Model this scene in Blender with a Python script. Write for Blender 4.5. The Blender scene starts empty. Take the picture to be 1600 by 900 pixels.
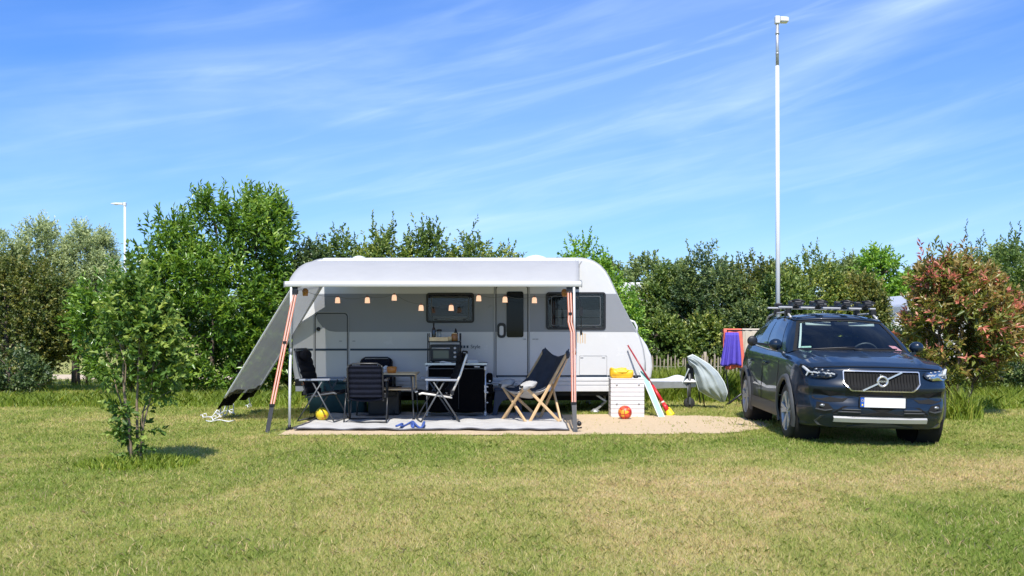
import bpy, math, random
import numpy as np
from mathutils import Vector, Matrix
R = math.radians
random.seed(7)
rng = np.random.default_rng(7)
scn = bpy.context.scene
COL = scn.collection

# ------------------------------------------------------------ camera, sky, sun, exposure
F, HY, CH = 1550.0, 512.0, 1.43          # focal length (px of 1600), horizon row, eye height
cam_d = bpy.data.cameras.new('camera')
cam = bpy.data.objects.new('camera', cam_d)
COL.objects.link(cam)
scn.camera = cam
cam_d.sensor_width = 36.0
cam_d.lens = F / 1600 * 36.0
cam_d.shift_y = (HY - 450) / 1600
cam_d.clip_end = 3000
cam.location = (0, 0, CH)
cam.rotation_euler = (R(90), 0, 0)

SUN_DIR = Vector((0.02, 0.575, -0.815)).normalized()
sun_d = bpy.data.lights.new('sun', 'SUN')
sun = bpy.data.objects.new('sun', sun_d)
COL.objects.link(sun)
sun_d.energy = 4.7
sun_d.angle = R(0.55)
sun_d.color = (1.0, 0.95, 0.87)
sun.rotation_euler = SUN_DIR.to_track_quat('-Z', 'Y').to_euler()
sun.location = (0, -10, 20)

world = bpy.data.worlds.new('World')
scn.world = world
world.use_nodes = True
wt = world.node_tree
for n in list(wt.nodes): wt.nodes.remove(n)
def wn(t, **k):
    n = wt.nodes.new(t)
    for a, b in k.items(): setattr(n, a, b)
    return n
wl = wt.links.new
sky = wn('ShaderNodeTexSky', sky_type='NISHITA', sun_disc=False)
sky.sun_elevation = math.asin(-SUN_DIR.z)
sky.sun_rotation = R(180) + math.atan2(SUN_DIR.x, SUN_DIR.y)
sky.altitude = 0
sky.air_density = 1.0
sky.dust_density = 0.25
sky.ozone_density = 3.0
bg = wn('ShaderNodeBackground')
wout = wn('ShaderNodeOutputWorld')
bg.inputs[1].default_value = 0.145
geo = wn('ShaderNodeTexCoord')
sep = wn('ShaderNodeSeparateXYZ'); wl(geo.outputs['Generated'], sep.inputs[0])
az = wn('ShaderNodeMath', operation='ARCTAN2'); wl(sep.outputs[0], az.inputs[0]); wl(sep.outputs[1], az.inputs[1])
def streaks(rot, su, sv, scale, seed, lo, hi, dist):
    cv = wn('ShaderNodeCombineXYZ'); wl(az.outputs[0], cv.inputs[0]); wl(sep.outputs[2], cv.inputs[1])
    m1 = wn('ShaderNodeMapping'); m1.inputs['Rotation'].default_value = (0, 0, R(-rot)); wl(cv.outputs[0], m1.inputs[0])
    m2 = wn('ShaderNodeMapping'); m2.inputs['Scale'].default_value = (su, sv, 1); m2.inputs['Location'].default_value = (seed, seed * 1.7, seed)
    wl(m1.outputs[0], m2.inputs[0])
    nz = wn('ShaderNodeTexNoise'); nz.inputs['Scale'].default_value = scale; nz.inputs['Detail'].default_value = 7
    nz.inputs['Roughness'].default_value = 0.52; nz.inputs['Distortion'].default_value = dist
    wl(m2.outputs[0], nz.inputs['Vector'])
    mr = wn('ShaderNodeMapRange', interpolation_type='SMOOTHSTEP'); mr.inputs[1].default_value = lo; mr.inputs[2].default_value = hi
    wl(nz.outputs[0], mr.inputs[0])
    return mr.outputs[0]
c1 = streaks(10, 1.0, 7.0, 2.2, 5.9, 0.40, 0.84, 0.6)
c2 = streaks(10, 1.0, 4.0, 1.3, 2.4, 0.30, 0.72, 0.3)
c3 = streaks(13, 1.0, 10.0, 5.0, 1.7, 0.42, 0.8, 0.8)
ad = wn('ShaderNodeMath', operation='MULTIPLY_ADD'); wl(c1, ad.inputs[0]); wl(c2, ad.inputs[1]); 
m3 = wn('ShaderNodeMath', operation='MULTIPLY'); wl(c2, m3.inputs[0]); m3.inputs[1].default_value = 0.38
wl(m3.outputs[0], ad.inputs[2])
m4 = wn('ShaderNodeMath', operation='MULTIPLY'); wl(c3, m4.inputs[0]); wl(c2, m4.inputs[1])
ad2 = wn('ShaderNodeMath', operation='MULTIPLY_ADD'); wl(m4.outputs[0], ad2.inputs[0]); ad2.inputs[1].default_value = 0.45; wl(ad.outputs[0], ad2.inputs[2])
fac = wn('ShaderNodeMath', operation='MULTIPLY', use_clamp=True); wl(ad2.outputs[0], fac.inputs[0]); fac.inputs[1].default_value = 0.38
# haze towards the horizon (real sky is milkier low down) and a cooler, deeper blue higher up
hz = wn('ShaderNodeMapRange'); wl(sep.outputs[2], hz.inputs[0]); hz.inputs[1].default_value = 0.0; hz.inputs[2].default_value = 0.33
tint = wn('ShaderNodeValToRGB')
tint.color_ramp.elements[0].position = 0.0; tint.color_ramp.elements[0].color = (0.43, 0.585, 0.92, 1)
tint.color_ramp.elements[1].position = 1.0; tint.color_ramp.elements[1].color = (0.33, 0.60, 1.02, 1)
wl(hz.outputs[0], tint.inputs[0])
mt = wn('ShaderNodeMix', data_type='RGBA', blend_type='MULTIPLY'); mt.inputs['Factor'].default_value = 1.0
wl(sky.outputs[0], mt.inputs['A']); wl(tint.outputs[0], mt.inputs['B'])
mx = wn('ShaderNodeMix', data_type='RGBA'); wl(fac.outputs[0], mx.inputs['Factor'])
wl(mt.outputs['Result'], mx.inputs['A']); mx.inputs['B'].default_value = (4.9, 6.0, 7.2, 1)
wl(mx.outputs['Result'], bg.inputs[0]); wl(bg.outputs[0], wout.inputs[0])

scn.view_settings.view_transform = 'Standard'
scn.view_settings.look = 'None'
scn.view_settings.exposure = 0.45
scn.view_settings.gamma = 1.0
scn.view_settings.use_curve_mapping = False
scn.render.engine = 'CYCLES'
scn.cycles.max_bounces = 8
scn.cycles.transparent_max_bounces = 16
scn.cycles.use_denoising = True

# ------------------------------------------------------------ helpers
def at(x, y, Y):
    """point of the place seen at photo pixel (x, y) when it stands Y metres away"""
    return Vector(((x - 800) * Y / F, Y, CH - (y - HY) * Y / F))
def gnd(x, y):
    Y = CH * F / (y - HY)
    return Vector(((x - 800) * Y / F, Y, 0))

class MB:
    def __init__(s): s.v = []; s.f = []; s.m = []; s.s = []
    def add(s, vs, fs, m=0, sm=False):
        b = len(s.v); s.v += [tuple(v) for v in vs]
        for f in fs: s.f.append([i + b for i in f]); s.m.append(m); s.s.append(sm)
        return s
    def box(s, c, size, m=0, rot=None):
        hx, hy, hz = size[0] / 2, size[1] / 2, size[2] / 2
        vs = [Vector((x, y, z)) for z in (-hz, hz) for y in (-hy, hy) for x in (-hx, hx)]
        if rot is not None: vs = [rot @ v for v in vs]
        c = Vector(c)
        return s.add([v + c for v in vs], [(0, 2, 3, 1), (4, 5, 7, 6), (0, 1, 5, 4), (2, 6, 7, 3), (0, 4, 6, 2), (1, 3, 7, 5)], m)
    def bar(s, a, b, w, h, m=0, up=(0, 0, 1)):
        a = Vector(a); b = Vector(b); d = (b - a)
        L = d.length; d.normalize(); u = Vector(up)
        if abs(d.dot(u)) > 0.98: u = Vector((0, 1, 0))
        r = d.cross(u).normalized(); u = r.cross(d)
        rot = Matrix((d, r, u)).transposed()
        return s.box((a + b) / 2, (L, w, h), m, rot)
    def tube(s, pts, r, n=8, m=0, caps=True, flat=None):
        pts = [Vector(p) for p in pts]
        rs = list(r) if hasattr(r, '__len__') else [r] * len(pts)
        vs = []; prev = None
        for i, p in enumerate(pts):
            t = (pts[min(i + 1, len(pts) - 1)] - pts[max(i - 1, 0)]).normalized()
            if prev is None:
                u = t.cross(Vector((0, 0, 1)))
                if u.length < 0.05: u = t.cross(Vector((0, 1, 0)))
            else: u = prev - t * prev.dot(t)
            u.normalize(); w = t.cross(u); prev = u
            for k in range(n):
                a = 2 * math.pi * k / n
                vs.append(p + (u * math.cos(a) + w * math.sin(a)) * rs[i])
        fs = []
        for i in range(len(pts) - 1):
            for k in range(n):
                k2 = (k + 1) % n
                fs.append((i * n + k, i * n + k2, (i + 1) * n + k2, (i + 1) * n + k))
        s.add(vs, fs, m, True)
        if caps:
            b = len(s.v) - len(vs)
            s.f.append([b + k for k in range(n)][::-1]); s.m.append(m); s.s.append(False)
            e = b + (len(pts) - 1) * n
            s.f.append([e + k for k in range(n)]); s.m.append(m); s.s.append(False)
        return s
    def lathe(s, prof, n=20, c=(0, 0, 0), axis='z', m=0, sm=True, a0=0, a1=2 * math.pi):
        c = Vector(c); vs = []
        full = abs(a1 - a0 - 2 * math.pi) < 1e-6
        nn = n if full else n + 1
        for r, z in prof:
            for k in range(nn):
                a = a0 + (a1 - a0) * k / n
                x, y = r * math.cos(a), r * math.sin(a)
                p = {'z': (x, y, z), 'x': (z, x, y), 'y': (y, z, x)}[axis]
                vs.append(c + Vector(p))
        fs = []
        for i in range(len(prof) - 1):
            for k in range(n):
                k2 = (k + 1) % nn
                fs.append((i * nn + k, i * nn + k2, (i + 1) * nn + k2, (i + 1) * nn + k))
        return s.add(vs, fs, m, sm)
    def grid(s, fn, nu, nv, m=0, sm=True):
        vs = [fn(i / nu, j / nv) for j in range(nv + 1) for i in range(nu + 1)]
        fs = [(j * (nu + 1) + i, j * (nu + 1) + i + 1, (j + 1) * (nu + 1) + i + 1, (j + 1) * (nu + 1) + i)
              for j in range(nv) for i in range(nu)]
        return s.add(vs, fs, m, sm)
    def prism(s, poly, fn, d0, d1, m=0, sm=False):
        """poly: 2-D outline; fn(a, b, d) -> point; extruded from depth d0 to d1"""
        n = len(poly)
        vs = [fn(a, b, d0) for a, b in poly] + [fn(a, b, d1) for a, b in poly]
        fs = [list(range(n))[::-1], [n + i for i in range(n)]]
        fs += [(i, (i + 1) % n, n + (i + 1) % n, n + i) for i in range(n)]
        s.add(vs, fs, m, False)
        if sm:
            for k in range(n): s.s[-1 - k] = True
        return s
    def ring(s, outer, inner, fn, d0, d1, m=0):
        n = len(outer)
        vs = [fn(a, b, d) for d in (d0, d1) for P in (outer, inner) for a, b in P]
        fs = []
        for i in range(n):
            j = (i + 1) % n
            fs += [(i, j, n + j, n + i), (2 * n + i, 3 * n + i, 3 * n + j, 2 * n + j),
                   (i, 2 * n + i, 2 * n + j, j), (n + i, n + j, 3 * n + j, 3 * n + i)]
        return s.add(vs, fs, m, False)
    def sphere(s, c, r, n=16, m=0, sc=(1, 1, 1)):
        c = Vector(c)
        def fn(u, v):
            a = 2 * math.pi * u; b = math.pi * (v - 0.5)
            return c + Vector((r * sc[0] * math.cos(a) * math.cos(b), r * sc[1] * math.sin(a) * math.cos(b), r * sc[2] * math.sin(b)))
        return s.grid(fn, n, n // 2, m)

def build(name, mb, mats, parent=None, org=None, bevel=0, seg=2, sub=0, solid=0, ang=35, weld=False):
    me = bpy.data.meshes.new(name)
    vs = mb.v
    if org is not None: vs = [(v[0] - org[0], v[1] - org[1], v[2] - org[2]) for v in vs]
    me.from_pydata(vs, [], mb.f)
    mats = mats if isinstance(mats, (list, tuple)) else [mats]
    for m in mats: me.materials.append(m)
    me.polygons.foreach_set('material_index', mb.m)
    me.polygons.foreach_set('use_smooth', mb.s)
    me.update()
    o = bpy.data.objects.new(name, me)
    COL.objects.link(o)
    if parent is not None: o.parent = parent
    if weld:
        w = o.modifiers.new('weld', 'WELD'); w.merge_threshold = 0.0008
    if solid:
        s = o.modifiers.new('solidify', 'SOLIDIFY'); s.thickness = solid; s.offset = 0
    if bevel:
        b = o.modifiers.new('bevel', 'BEVEL'); b.width = bevel; b.segments = seg; b.limit_method = 'ANGLE'; b.angle_limit = R(ang)
    if sub:
        s = o.modifiers.new('subsurf', 'SUBSURF'); s.levels = sub; s.render_levels = sub
    return o
def tag(o, label, cat, group=None, kind=None):
    o['label'] = label; o['category'] = cat
    if group: o['group'] = group
    if kind: o['kind'] = kind
    return o
def thing(name, label, cat, loc=(0, 0, 0), rz=0, group=None):
    o = bpy.data.objects.new(name, None); COL.objects.link(o)
    o.location = loc; o.rotation_euler = (0, 0, rz); o.empty_display_size = 0.2
    return tag(o, label, cat, group)
def struct(o): o['kind'] = 'structure'; return o
def mesh_np(name, V, Fc, mats, parent=None, attrs=None, smooth=False, mi=None):
    """big meshes straight from numpy; Fc is (n, k) with k corners a face"""
    me = bpy.data.meshes.new(name)
    n, k = Fc.shape
    me.vertices.add(len(V)); me.vertices.foreach_set('co', np.ascontiguousarray(V, dtype=np.float32).ravel())
    me.loops.add(n * k); me.loops.foreach_set('vertex_index', Fc.astype(np.int32).ravel())
    me.polygons.add(n); me.polygons.foreach_set('loop_start', np.arange(0, n * k, k, dtype=np.int32))
    me.polygons.foreach_set('loop_total', np.full(n, k, dtype=np.int32))
    if smooth: me.polygons.foreach_set('use_smooth', np.ones(n, dtype=bool))
    for m in (mats if isinstance(mats, (list, tuple)) else [mats]): me.materials.append(m)
    if mi is not None: me.polygons.foreach_set('material_index', mi.astype(np.int32))
    for a, vals in (attrs or {}).items():
        at_ = me.attributes.new(a, 'FLOAT', 'POINT'); at_.data.foreach_set('value', vals.astype(np.float32))
    me.update(); me.validate()
    o = bpy.data.objects.new(name, me); COL.objects.link(o)
    if parent is not None: o.parent = parent
    return o
def text_part(name, body, size, mat, parent, M, ext=0.001, bold=0.0):
    cu = bpy.data.curves.new(name, 'FONT'); cu.body = body; cu.size = size; cu.extrude = ext; cu.offset = bold
    cu.align_x = 'CENTER'; cu.align_y = 'CENTER'
    t = bpy.data.objects.new(name, cu); COL.objects.link(t)
    dg = bpy.context.evaluated_depsgraph_get()
    me = bpy.data.meshes.new_from_object(t.evaluated_get(dg))
    bpy.data.objects.remove(t); bpy.data.curves.remove(cu)
    me.transform(M); me.materials.clear(); me.materials.append(mat); me.name = name
    o = bpy.data.objects.new(name, me); COL.objects.link(o); o.parent = parent
    return o
def rrect(x0, x1, z0, z1, r, n=5):
    pts = []
    for cx, cz, a in ((x1 - r, z1 - r, 0), (x0 + r, z1 - r, 90), (x0 + r, z0 + r, 180), (x1 - r, z0 + r, 270)):
        for k in range(n + 1):
            t = R(a + 90 * k / n); pts.append((cx + r * math.cos(t), cz + r * math.sin(t)))
    return pts
# value noise, vectorised
_tab = np.random.default_rng(3).random((256, 256))
def vnoise(x, y):
    x = np.asarray(x, float); y = np.asarray(y, float)
    xi = np.floor(x).astype(int); yi = np.floor(y).astype(int); fx = x - xi; fy = y - yi
    fx = fx * fx * (3 - 2 * fx); fy = fy * fy * (3 - 2 * fy)
    g = lambda a, b: _tab[a % 256, b % 256]
    return (g(xi, yi) * (1 - fx) + g(xi + 1, yi) * fx) * (1 - fy) + (g(xi, yi + 1) * (1 - fx) + g(xi + 1, yi + 1) * fx) * fy
def fbm(x, y, o=4):
    t = 0; a = 0.5; n = 0
    for i in range(o):
        t = t + a * vnoise(x * 2 ** i + 17 * i, y * 2 ** i + 31 * i); n += a; a *= 0.5
    return t / n

# ------------------------------------------------------------ materials
def mat(name, col, rough=0.6, metal=0.0, var=0.0, vscale=8.0, bump=0.0, bscale=60.0, coat=0.0, spec=0.5, emit=None, sheen=0.0, trans=0.0, alpha=1.0, stretch=None):
    m = bpy.data.materials.new(name); m.use_nodes = True
    nt = m.node_tree; b = nt.nodes['Principled BSDF']; L = nt.links.new
    b.inputs['Base Color'].default_value = (*col, 1); b.inputs['Roughness'].default_value = rough
    b.inputs['Metallic'].default_value = metal; b.inputs['Specular IOR Level'].default_value = spec
    b.inputs['Coat Weight'].default_value = coat; b.inputs['Coat Roughness'].default_value = 0.03
    b.inputs['Sheen Weight'].default_value = sheen
    if emit:
        b.inputs['Emission Color'].default_value = (*emit[:3], 1); b.inputs['Emission Strength'].default_value = emit[3]
    tc = nt.nodes.new('ShaderNodeTexCoord'); vec = tc.outputs['Object']
    if stretch:
        mp = nt.nodes.new('ShaderNodeMapping'); mp.inputs['Scale'].default_value = stretch; L(vec, mp.inputs[0]); vec = mp.outputs[0]
    if var:
        nz = nt.nodes.new('ShaderNodeTexNoise'); nz.inputs['Scale'].default_value = vscale; nz.inputs['Detail'].default_value = 6
        nz.inputs['Roughness'].default_value = 0.65
        L(vec, nz.inputs['Vector'])
        cr = nt.nodes.new('ShaderNodeValToRGB'); cr.color_ramp.elements[0].position = 0.3; cr.color_ramp.elements[1].position = 0.7
        cr.color_ramp.elements[0].color = (*[c * (1 - var) for c in col], 1); cr.color_ramp.elements[1].color = (*[min(1, c * (1 + var)) for c in col], 1)
        L(nz.outputs[0], cr.inputs[0]); L(cr.outputs[0], b.inputs['Base Color'])
        mr = nt.nodes.new('ShaderNodeMapRange'); mr.inputs[3].default_value = max(0, rough - 0.08); mr.inputs[4].default_value = min(1, rough + 0.08)
        L(nz.outputs[0], mr.inputs[0]); L(mr.outputs[0], b.inputs['Roughness'])
    if bump:
        n2 = nt.nodes.new('ShaderNodeTexNoise'); n2.inputs['Scale'].default_value = bscale; n2.inputs['Detail'].default_value = 5
        L(vec, n2.inputs['Vector'])
        bp = nt.nodes.new('ShaderNodeBump'); bp.inputs['Strength'].default_value = bump; bp.inputs['Distance'].default_value = 0.02
        L(n2.outputs[0], bp.inputs['Height']); L(bp.outputs[0], b.inputs['Normal'])
    if trans or alpha < 1:
        out = nt.nodes['Material Output']; sh = b.outputs[0]
        if trans:
            tr = nt.nodes.new('ShaderNodeBsdfTranslucent'); tr.inputs[0].default_value = (*col, 1)
            mx = nt.nodes.new('ShaderNodeMixShader'); mx.inputs[0].default_value = trans
            L(sh, mx.inputs[1]); L(tr.outputs[0], mx.inputs[2]); sh = mx.outputs[0]
        if alpha < 1:
            tp = nt.nodes.new('ShaderNodeBsdfTransparent')
            mx = nt.nodes.new('ShaderNodeMixShader'); mx.inputs[0].default_value = alpha
            L(tp.outputs[0], mx.inputs[1]); L(sh, mx.inputs[2]); sh = mx.outputs[0]
        L(sh, out.inputs[0])
    return m
def glass(name, col, a, tint=(0.5, 0.6, 0.6), gl=0.8):
    m = bpy.data.materials.new(name); m.use_nodes = True; nt = m.node_tree; L = nt.links.new
    for n in list(nt.nodes): nt.nodes.remove(n)
    o = nt.nodes.new('ShaderNodeOutputMaterial'); t = nt.nodes.new('ShaderNodeBsdfTransparent'); t.inputs[0].default_value = (*tint, 1)
    d = nt.nodes.new('ShaderNodeBsdfPrincipled'); d.inputs['Base Color'].default_value = (*col, 1); d.inputs['Roughness'].default_value = 0.02
    g = nt.nodes.new('ShaderNodeBsdfGlossy'); g.inputs['Roughness'].default_value = 0.01; g.inputs['Color'].default_value = (gl, gl, gl, 1)
    fr = nt.nodes.new('ShaderNodeFresnel'); fr.inputs[0].default_value = 1.5
    m1 = nt.nodes.new('ShaderNodeMixShader'); m1.inputs[0].default_value = a; L(t.outputs[0], m1.inputs[1]); L(d.outputs[0], m1.inputs[2])
    m2 = nt.nodes.new('ShaderNodeMixShader'); L(fr.outputs[0], m2.inputs[0]); L(m1.outputs[0], m2.inputs[1]); L(g.outputs[0], m2.inputs[2])
    L(m2.outputs[0], o.inputs[0]); return m

M = {}
M['white'] = mat('caravan_white', (0.61, 0.61, 0.61), 0.25, var=0.02, vscale=3, coat=0.2)
M['white_rough'] = mat('white_plastic', (0.64, 0.64, 0.64), 0.45, var=0.03)
M['band'] = mat('caravan_grey_paint', (0.24, 0.25, 0.27), 0.3, var=0.02, vscale=2)
M['stripe'] = mat('navy_stripe', (0.02, 0.035, 0.06), 0.35)
M['alu'] = mat('aluminium', (0.62, 0.63, 0.64), 0.35, metal=0.85, var=0.05, vscale=20)
M['trim'] = mat('grey_trim', (0.32, 0.33, 0.34), 0.45, var=0.05)
M['black'] = mat('black_plastic', (0.010, 0.010, 0.012), 0.45, var=0.2, vscale=30)
M['rubber'] = mat('tyre_rubber', (0.022, 0.022, 0.022), 0.8, var=0.25, vscale=25, bump=0.2, bscale=120)
M['darkgap'] = mat('dark_gap', (0.006, 0.006, 0.006), 0.9)
M['under'] = mat('underbody', (0.02, 0.02, 0.02), 0.9)
M['canopy'] = mat('canopy_fabric', (0.51, 0.51, 0.505), 0.75, var=0.03, vscale=4, bump=0.05, bscale=8, trans=0.30)
M['canopy_bar'] = mat('awning_bar_white', (0.62, 0.62, 0.62), 0.35)
M['mesh'] = mat('sun_mesh', (0.28, 0.285, 0.27), 0.9, var=0.14, vscale=5, alpha=0.78, trans=0.4)
M['hem'] = mat('panel_hem', (0.75, 0.75, 0.74), 0.7, trans=0.35)
M['pocket'] = mat('black_pocket', (0.005, 0.005, 0.006), 0.9, bump=0.3, bscale=25, spec=0.04)
M['strap'] = mat('strap_orange', (0.55, 0.17, 0.09), 0.7, var=0.15, vscale=40)
M['strapw'] = mat('strap_pale', (0.72, 0.60, 0.53), 0.7)
M['strapd'] = mat('strap_dark', (0.035, 0.037, 0.04), 0.6, var=0.2, vscale=30)
M['rope'] = mat('white_rope', (0.7, 0.7, 0.67), 0.8)
M['pane'] = glass('acrylic_pane', (0.012, 0.016, 0.018), 0.30, (0.93, 0.95, 0.95), 0.30)
M['pane_dark'] = mat('dark_pane', (0.007, 0.009, 0.010), 0.05, spec=0.22)
M['blind'] = mat('window_blind', (0.55, 0.54, 0.51), 0.8, var=0.15, vscale=5, stretch=(1, 1, 14))
M['navy'] = mat('navy_fabric', (0.006, 0.008, 0.017), 0.8, var=0.3, vscale=14, bump=0.3, bscale=40, spec=0.2)
M['charcoal'] = mat('charcoal_fabric', (0.010, 0.010, 0.013), 0.85, var=0.2, vscale=20, bump=0.2, bscale=50, spec=0.2)
M['frame_grey'] = mat('chair_frame_grey', (0.10, 0.105, 0.11), 0.45, metal=0.3, var=0.08)
M['frame_beige'] = mat('chair_frame_beige', (0.80, 0.76, 0.68), 0.4, metal=0.2, var=0.06)
M['frame_black'] = mat('chair_frame_black', (0.02, 0.021, 0.024), 0.35)
M['armrest'] = mat('armrest_grey', (0.25, 0.27, 0.31), 0.5)
M['bamboo'] = mat('bamboo', (0.84, 0.63, 0.36), 0.5, var=0.22, vscale=9, stretch=(1, 8, 8))
M['wood'] = mat('pale_beech', (0.58, 0.39, 0.20), 0.5, var=0.2, vscale=10, stretch=(1, 1, 0.2))
M['denim'] = mat('slate_canvas', (0.040, 0.046, 0.062), 0.85, var=0.22, vscale=7, bump=0.35, bscale=12)
M['lining'] = mat('grey_lining', (0.40, 0.39, 0.375), 0.9, var=0.2, vscale=9, bump=0.5, bscale=14)
M['rug'] = mat('grey_rug', (0.47, 0.46, 0.44), 0.95, var=0.10, vscale=6, bump=0.3, bscale=150)
M['rug_edge'] = mat('rug_binding', (0.09, 0.09, 0.10), 0.9)
M['blue'] = mat('blue_strap', (0.05, 0.10, 0.33), 0.7)
M['teal'] = mat('teal_fabric', (0.018, 0.06, 0.068), 0.8, var=0.2, vscale=6, bump=0.4, bscale=9)
M['stool'] = mat('navy_plastic', (0.018, 0.032, 0.07), 0.5)
M['orange_pot'] = mat('orange_glaze', (0.62, 0.22, 0.035), 0.3, var=0.1)
M['paper'] = mat('white_paper', (0.72, 0.72, 0.70), 0.7)
M['crate'] = mat('crate_white', (0.66, 0.64, 0.63), 0.55, var=0.04, vscale=6, bump=0.1, stretch=(1, 1, 6))
M['yellow'] = mat('yellow_vinyl', (0.85, 0.48, 0.02), 0.45, var=0.08, vscale=9, bump=0.5, bscale=10)
M['yellow2'] = mat('yellow_plastic', (0.85, 0.62, 0.02), 0.4)
M['mint'] = mat('mint_plastic', (0.26, 0.48, 0.40), 0.5, var=0.04)
M['red'] = mat('red_paint', (0.62, 0.025, 0.03), 0.35, var=0.06)
M['redd'] = mat('dark_red_paint', (0.30, 0.02, 0.03), 0.35)
M['tarp'] = mat('pale_tarp', (0.33, 0.375, 0.37), 0.55, var=0.08, vscale=5, bump=0.25, bscale=10)
M['tarp_edge'] = mat('tarp_edge', (0.62, 0.66, 0.64), 0.6)
M['purple'] = mat('purple_cloth', (0.10, 0.07, 0.46), 0.85, var=0.1, vscale=9)
M['coral'] = mat('coral_towel', (0.72, 0.16, 0.11), 0.9, var=0.15, vscale=9)
M['beige'] = mat('beige_towel', (0.55, 0.48, 0.38), 0.9, var=0.1, vscale=9)
M['picket'] = mat('weathered_wood', (0.30, 0.25, 0.19), 0.85, var=0.35, vscale=7, stretch=(6, 6, 1))
M['pole'] = mat('pole_white', (0.66, 0.67, 0.68), 0.4, var=0.02)
M['galv'] = mat('galvanised', (0.48, 0.49, 0.50), 0.45, metal=0.6, var=0.1)
M['lens'] = mat('lamp_lens', (0.7, 0.72, 0.74), 0.15)
M['amber'] = mat('amber_lens', (0.75, 0.20, 0.03), 0.25)
M['lantern'] = mat('lantern_peach', (0.85, 0.60, 0.45), 0.5, emit=(1.0, 0.72, 0.50, 0.75), trans=0.4)
M['satin_grey'] = mat('cabinet_grey', (0.40, 0.41, 0.42), 0.45)
M['lantern_cap'] = mat('lantern_cap', (0.25, 0.10, 0.06), 0.5)
M['bin'] = mat('grey_bin', (0.16, 0.17, 0.17), 0.6)
M['bark'] = mat('bark', (0.13, 0.10, 0.075), 0.9, var=0.35, vscale=14, bump=0.6, bscale=30, stretch=(1, 1, 0.3))
M['bark_pale'] = mat('bark_pale', (0.24, 0.18, 0.12), 0.9, var=0.35, vscale=14, bump=0.6, bscale=30, stretch=(1, 1, 0.3))
M['bottle'] = mat('dark_bottle', (0.012, 0.010, 0.010), 0.12, spec=0.7)
M['jar'] = mat('jar_glass', (0.35, 0.38, 0.38), 0.1)
M['amberg'] = mat('amber_jar', (0.33, 0.14, 0.03), 0.25)
M['screen'] = mat('oven_glass', (0.10, 0.13, 0.13), 0.06)

def leafmat(name, c0, c1, c2, rough=0.45, tr=0.34, spec=0.5):
    m = bpy.data.materials.new(name); m.use_nodes = True; nt = m.node_tree; L = nt.links.new
    b = nt.nodes['Principled BSDF']; out = nt.nodes['Material Output']
    a = nt.nodes.new('ShaderNodeAttribute'); a.attribute_name = 'tone'
    cr = nt.nodes.new('ShaderNodeValToRGB'); e = cr.color_ramp.elements
    e[0].position = 0.0; e[0].color = (*c0, 1); e[1].position = 1.0; e[1].color = (*c2, 1)
    k = e.new(0.5); k.color = (*c1, 1)
    L(a.outputs['Fac'], cr.inputs[0]); L(cr.outputs[0], b.inputs['Base Color'])
    b.inputs['Roughness'].default_value = rough; b.inputs['Specular IOR Level'].default_value = spec
    t = nt.nodes.new('ShaderNodeBsdfTranslucent')
    hv = nt.nodes.new('ShaderNodeHueSaturation'); hv.inputs['Hue'].default_value = 0.485; hv.inputs['Value'].default_value = 1.5; hv.inputs['Saturation'].default_value = 1.1
    L(cr.outputs[0], hv.inputs['Color']); L(hv.outputs[0], t.inputs[0])
    mx = nt.nodes.new('ShaderNodeMixShader'); mx.inputs[0].default_value = tr
    L(b.outputs[0], mx.inputs[1]); L(t.outputs[0], mx.inputs[2]); L(mx.outputs[0], out.inputs[0])
    return m
M['l_laurel'] = leafmat('laurel_leaf', (0.052, 0.120, 0.016), (0.150, 0.275, 0.040), (0.400, 0.520, 0.095), 0.28)
M['l_hedge'] = leafmat('hedge_leaf', (0.045, 0.095, 0.018), (0.120, 0.195, 0.040), (0.290, 0.350, 0.080), 0.42)
M['l_dark'] = leafmat('dark_leaf', (0.039, 0.078, 0.031), (0.096, 0.152, 0.051), (0.239, 0.291, 0.079), 0.40)
M['l_brown'] = leafmat('olive_leaf', (0.045, 0.080, 0.016), (0.135, 0.175, 0.038), (0.330, 0.300, 0.080), 0.45)
M['l_willow'] = leafmat('willow_leaf', (0.173, 0.231, 0.105), (0.325, 0.395, 0.191), (0.575, 0.628, 0.321), 0.5)
M['l_bright'] = leafmat('bright_leaf', (0.082, 0.166, 0.023), (0.190, 0.361, 0.046), (0.383, 0.555, 0.090), 0.42)
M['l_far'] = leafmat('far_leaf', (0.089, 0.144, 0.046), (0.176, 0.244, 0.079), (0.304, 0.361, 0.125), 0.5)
M['l_red'] = leafmat('photinia_leaf', (0.075, 0.125, 0.024), (0.240, 0.260, 0.055), (0.700, 0.260, 0.190), 0.32)
M['l_small'] = leafmat('sapling_leaf', (0.040, 0.095, 0.016), (0.115, 0.210, 0.036), (0.360, 0.440, 0.100), 0.50, 0.30, 0.3)
M['l_yellow'] = leafmat('variegated_leaf', (0.060, 0.115, 0.022), (0.160, 0.235, 0.046), (0.520, 0.530, 0.130), 0.40)
M['l_grass'] = leafmat('tall_grass_blade', (0.120, 0.194, 0.021), (0.275, 0.364, 0.046), (0.585, 0.524, 0.113), 0.5, 0.35)
M['l_lawn'] = leafmat('lawn_blade', (0.245, 0.335, 0.065), (0.460, 0.455, 0.150), (0.660, 0.520, 0.290), 0.6, 0.42, 0.2)

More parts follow.
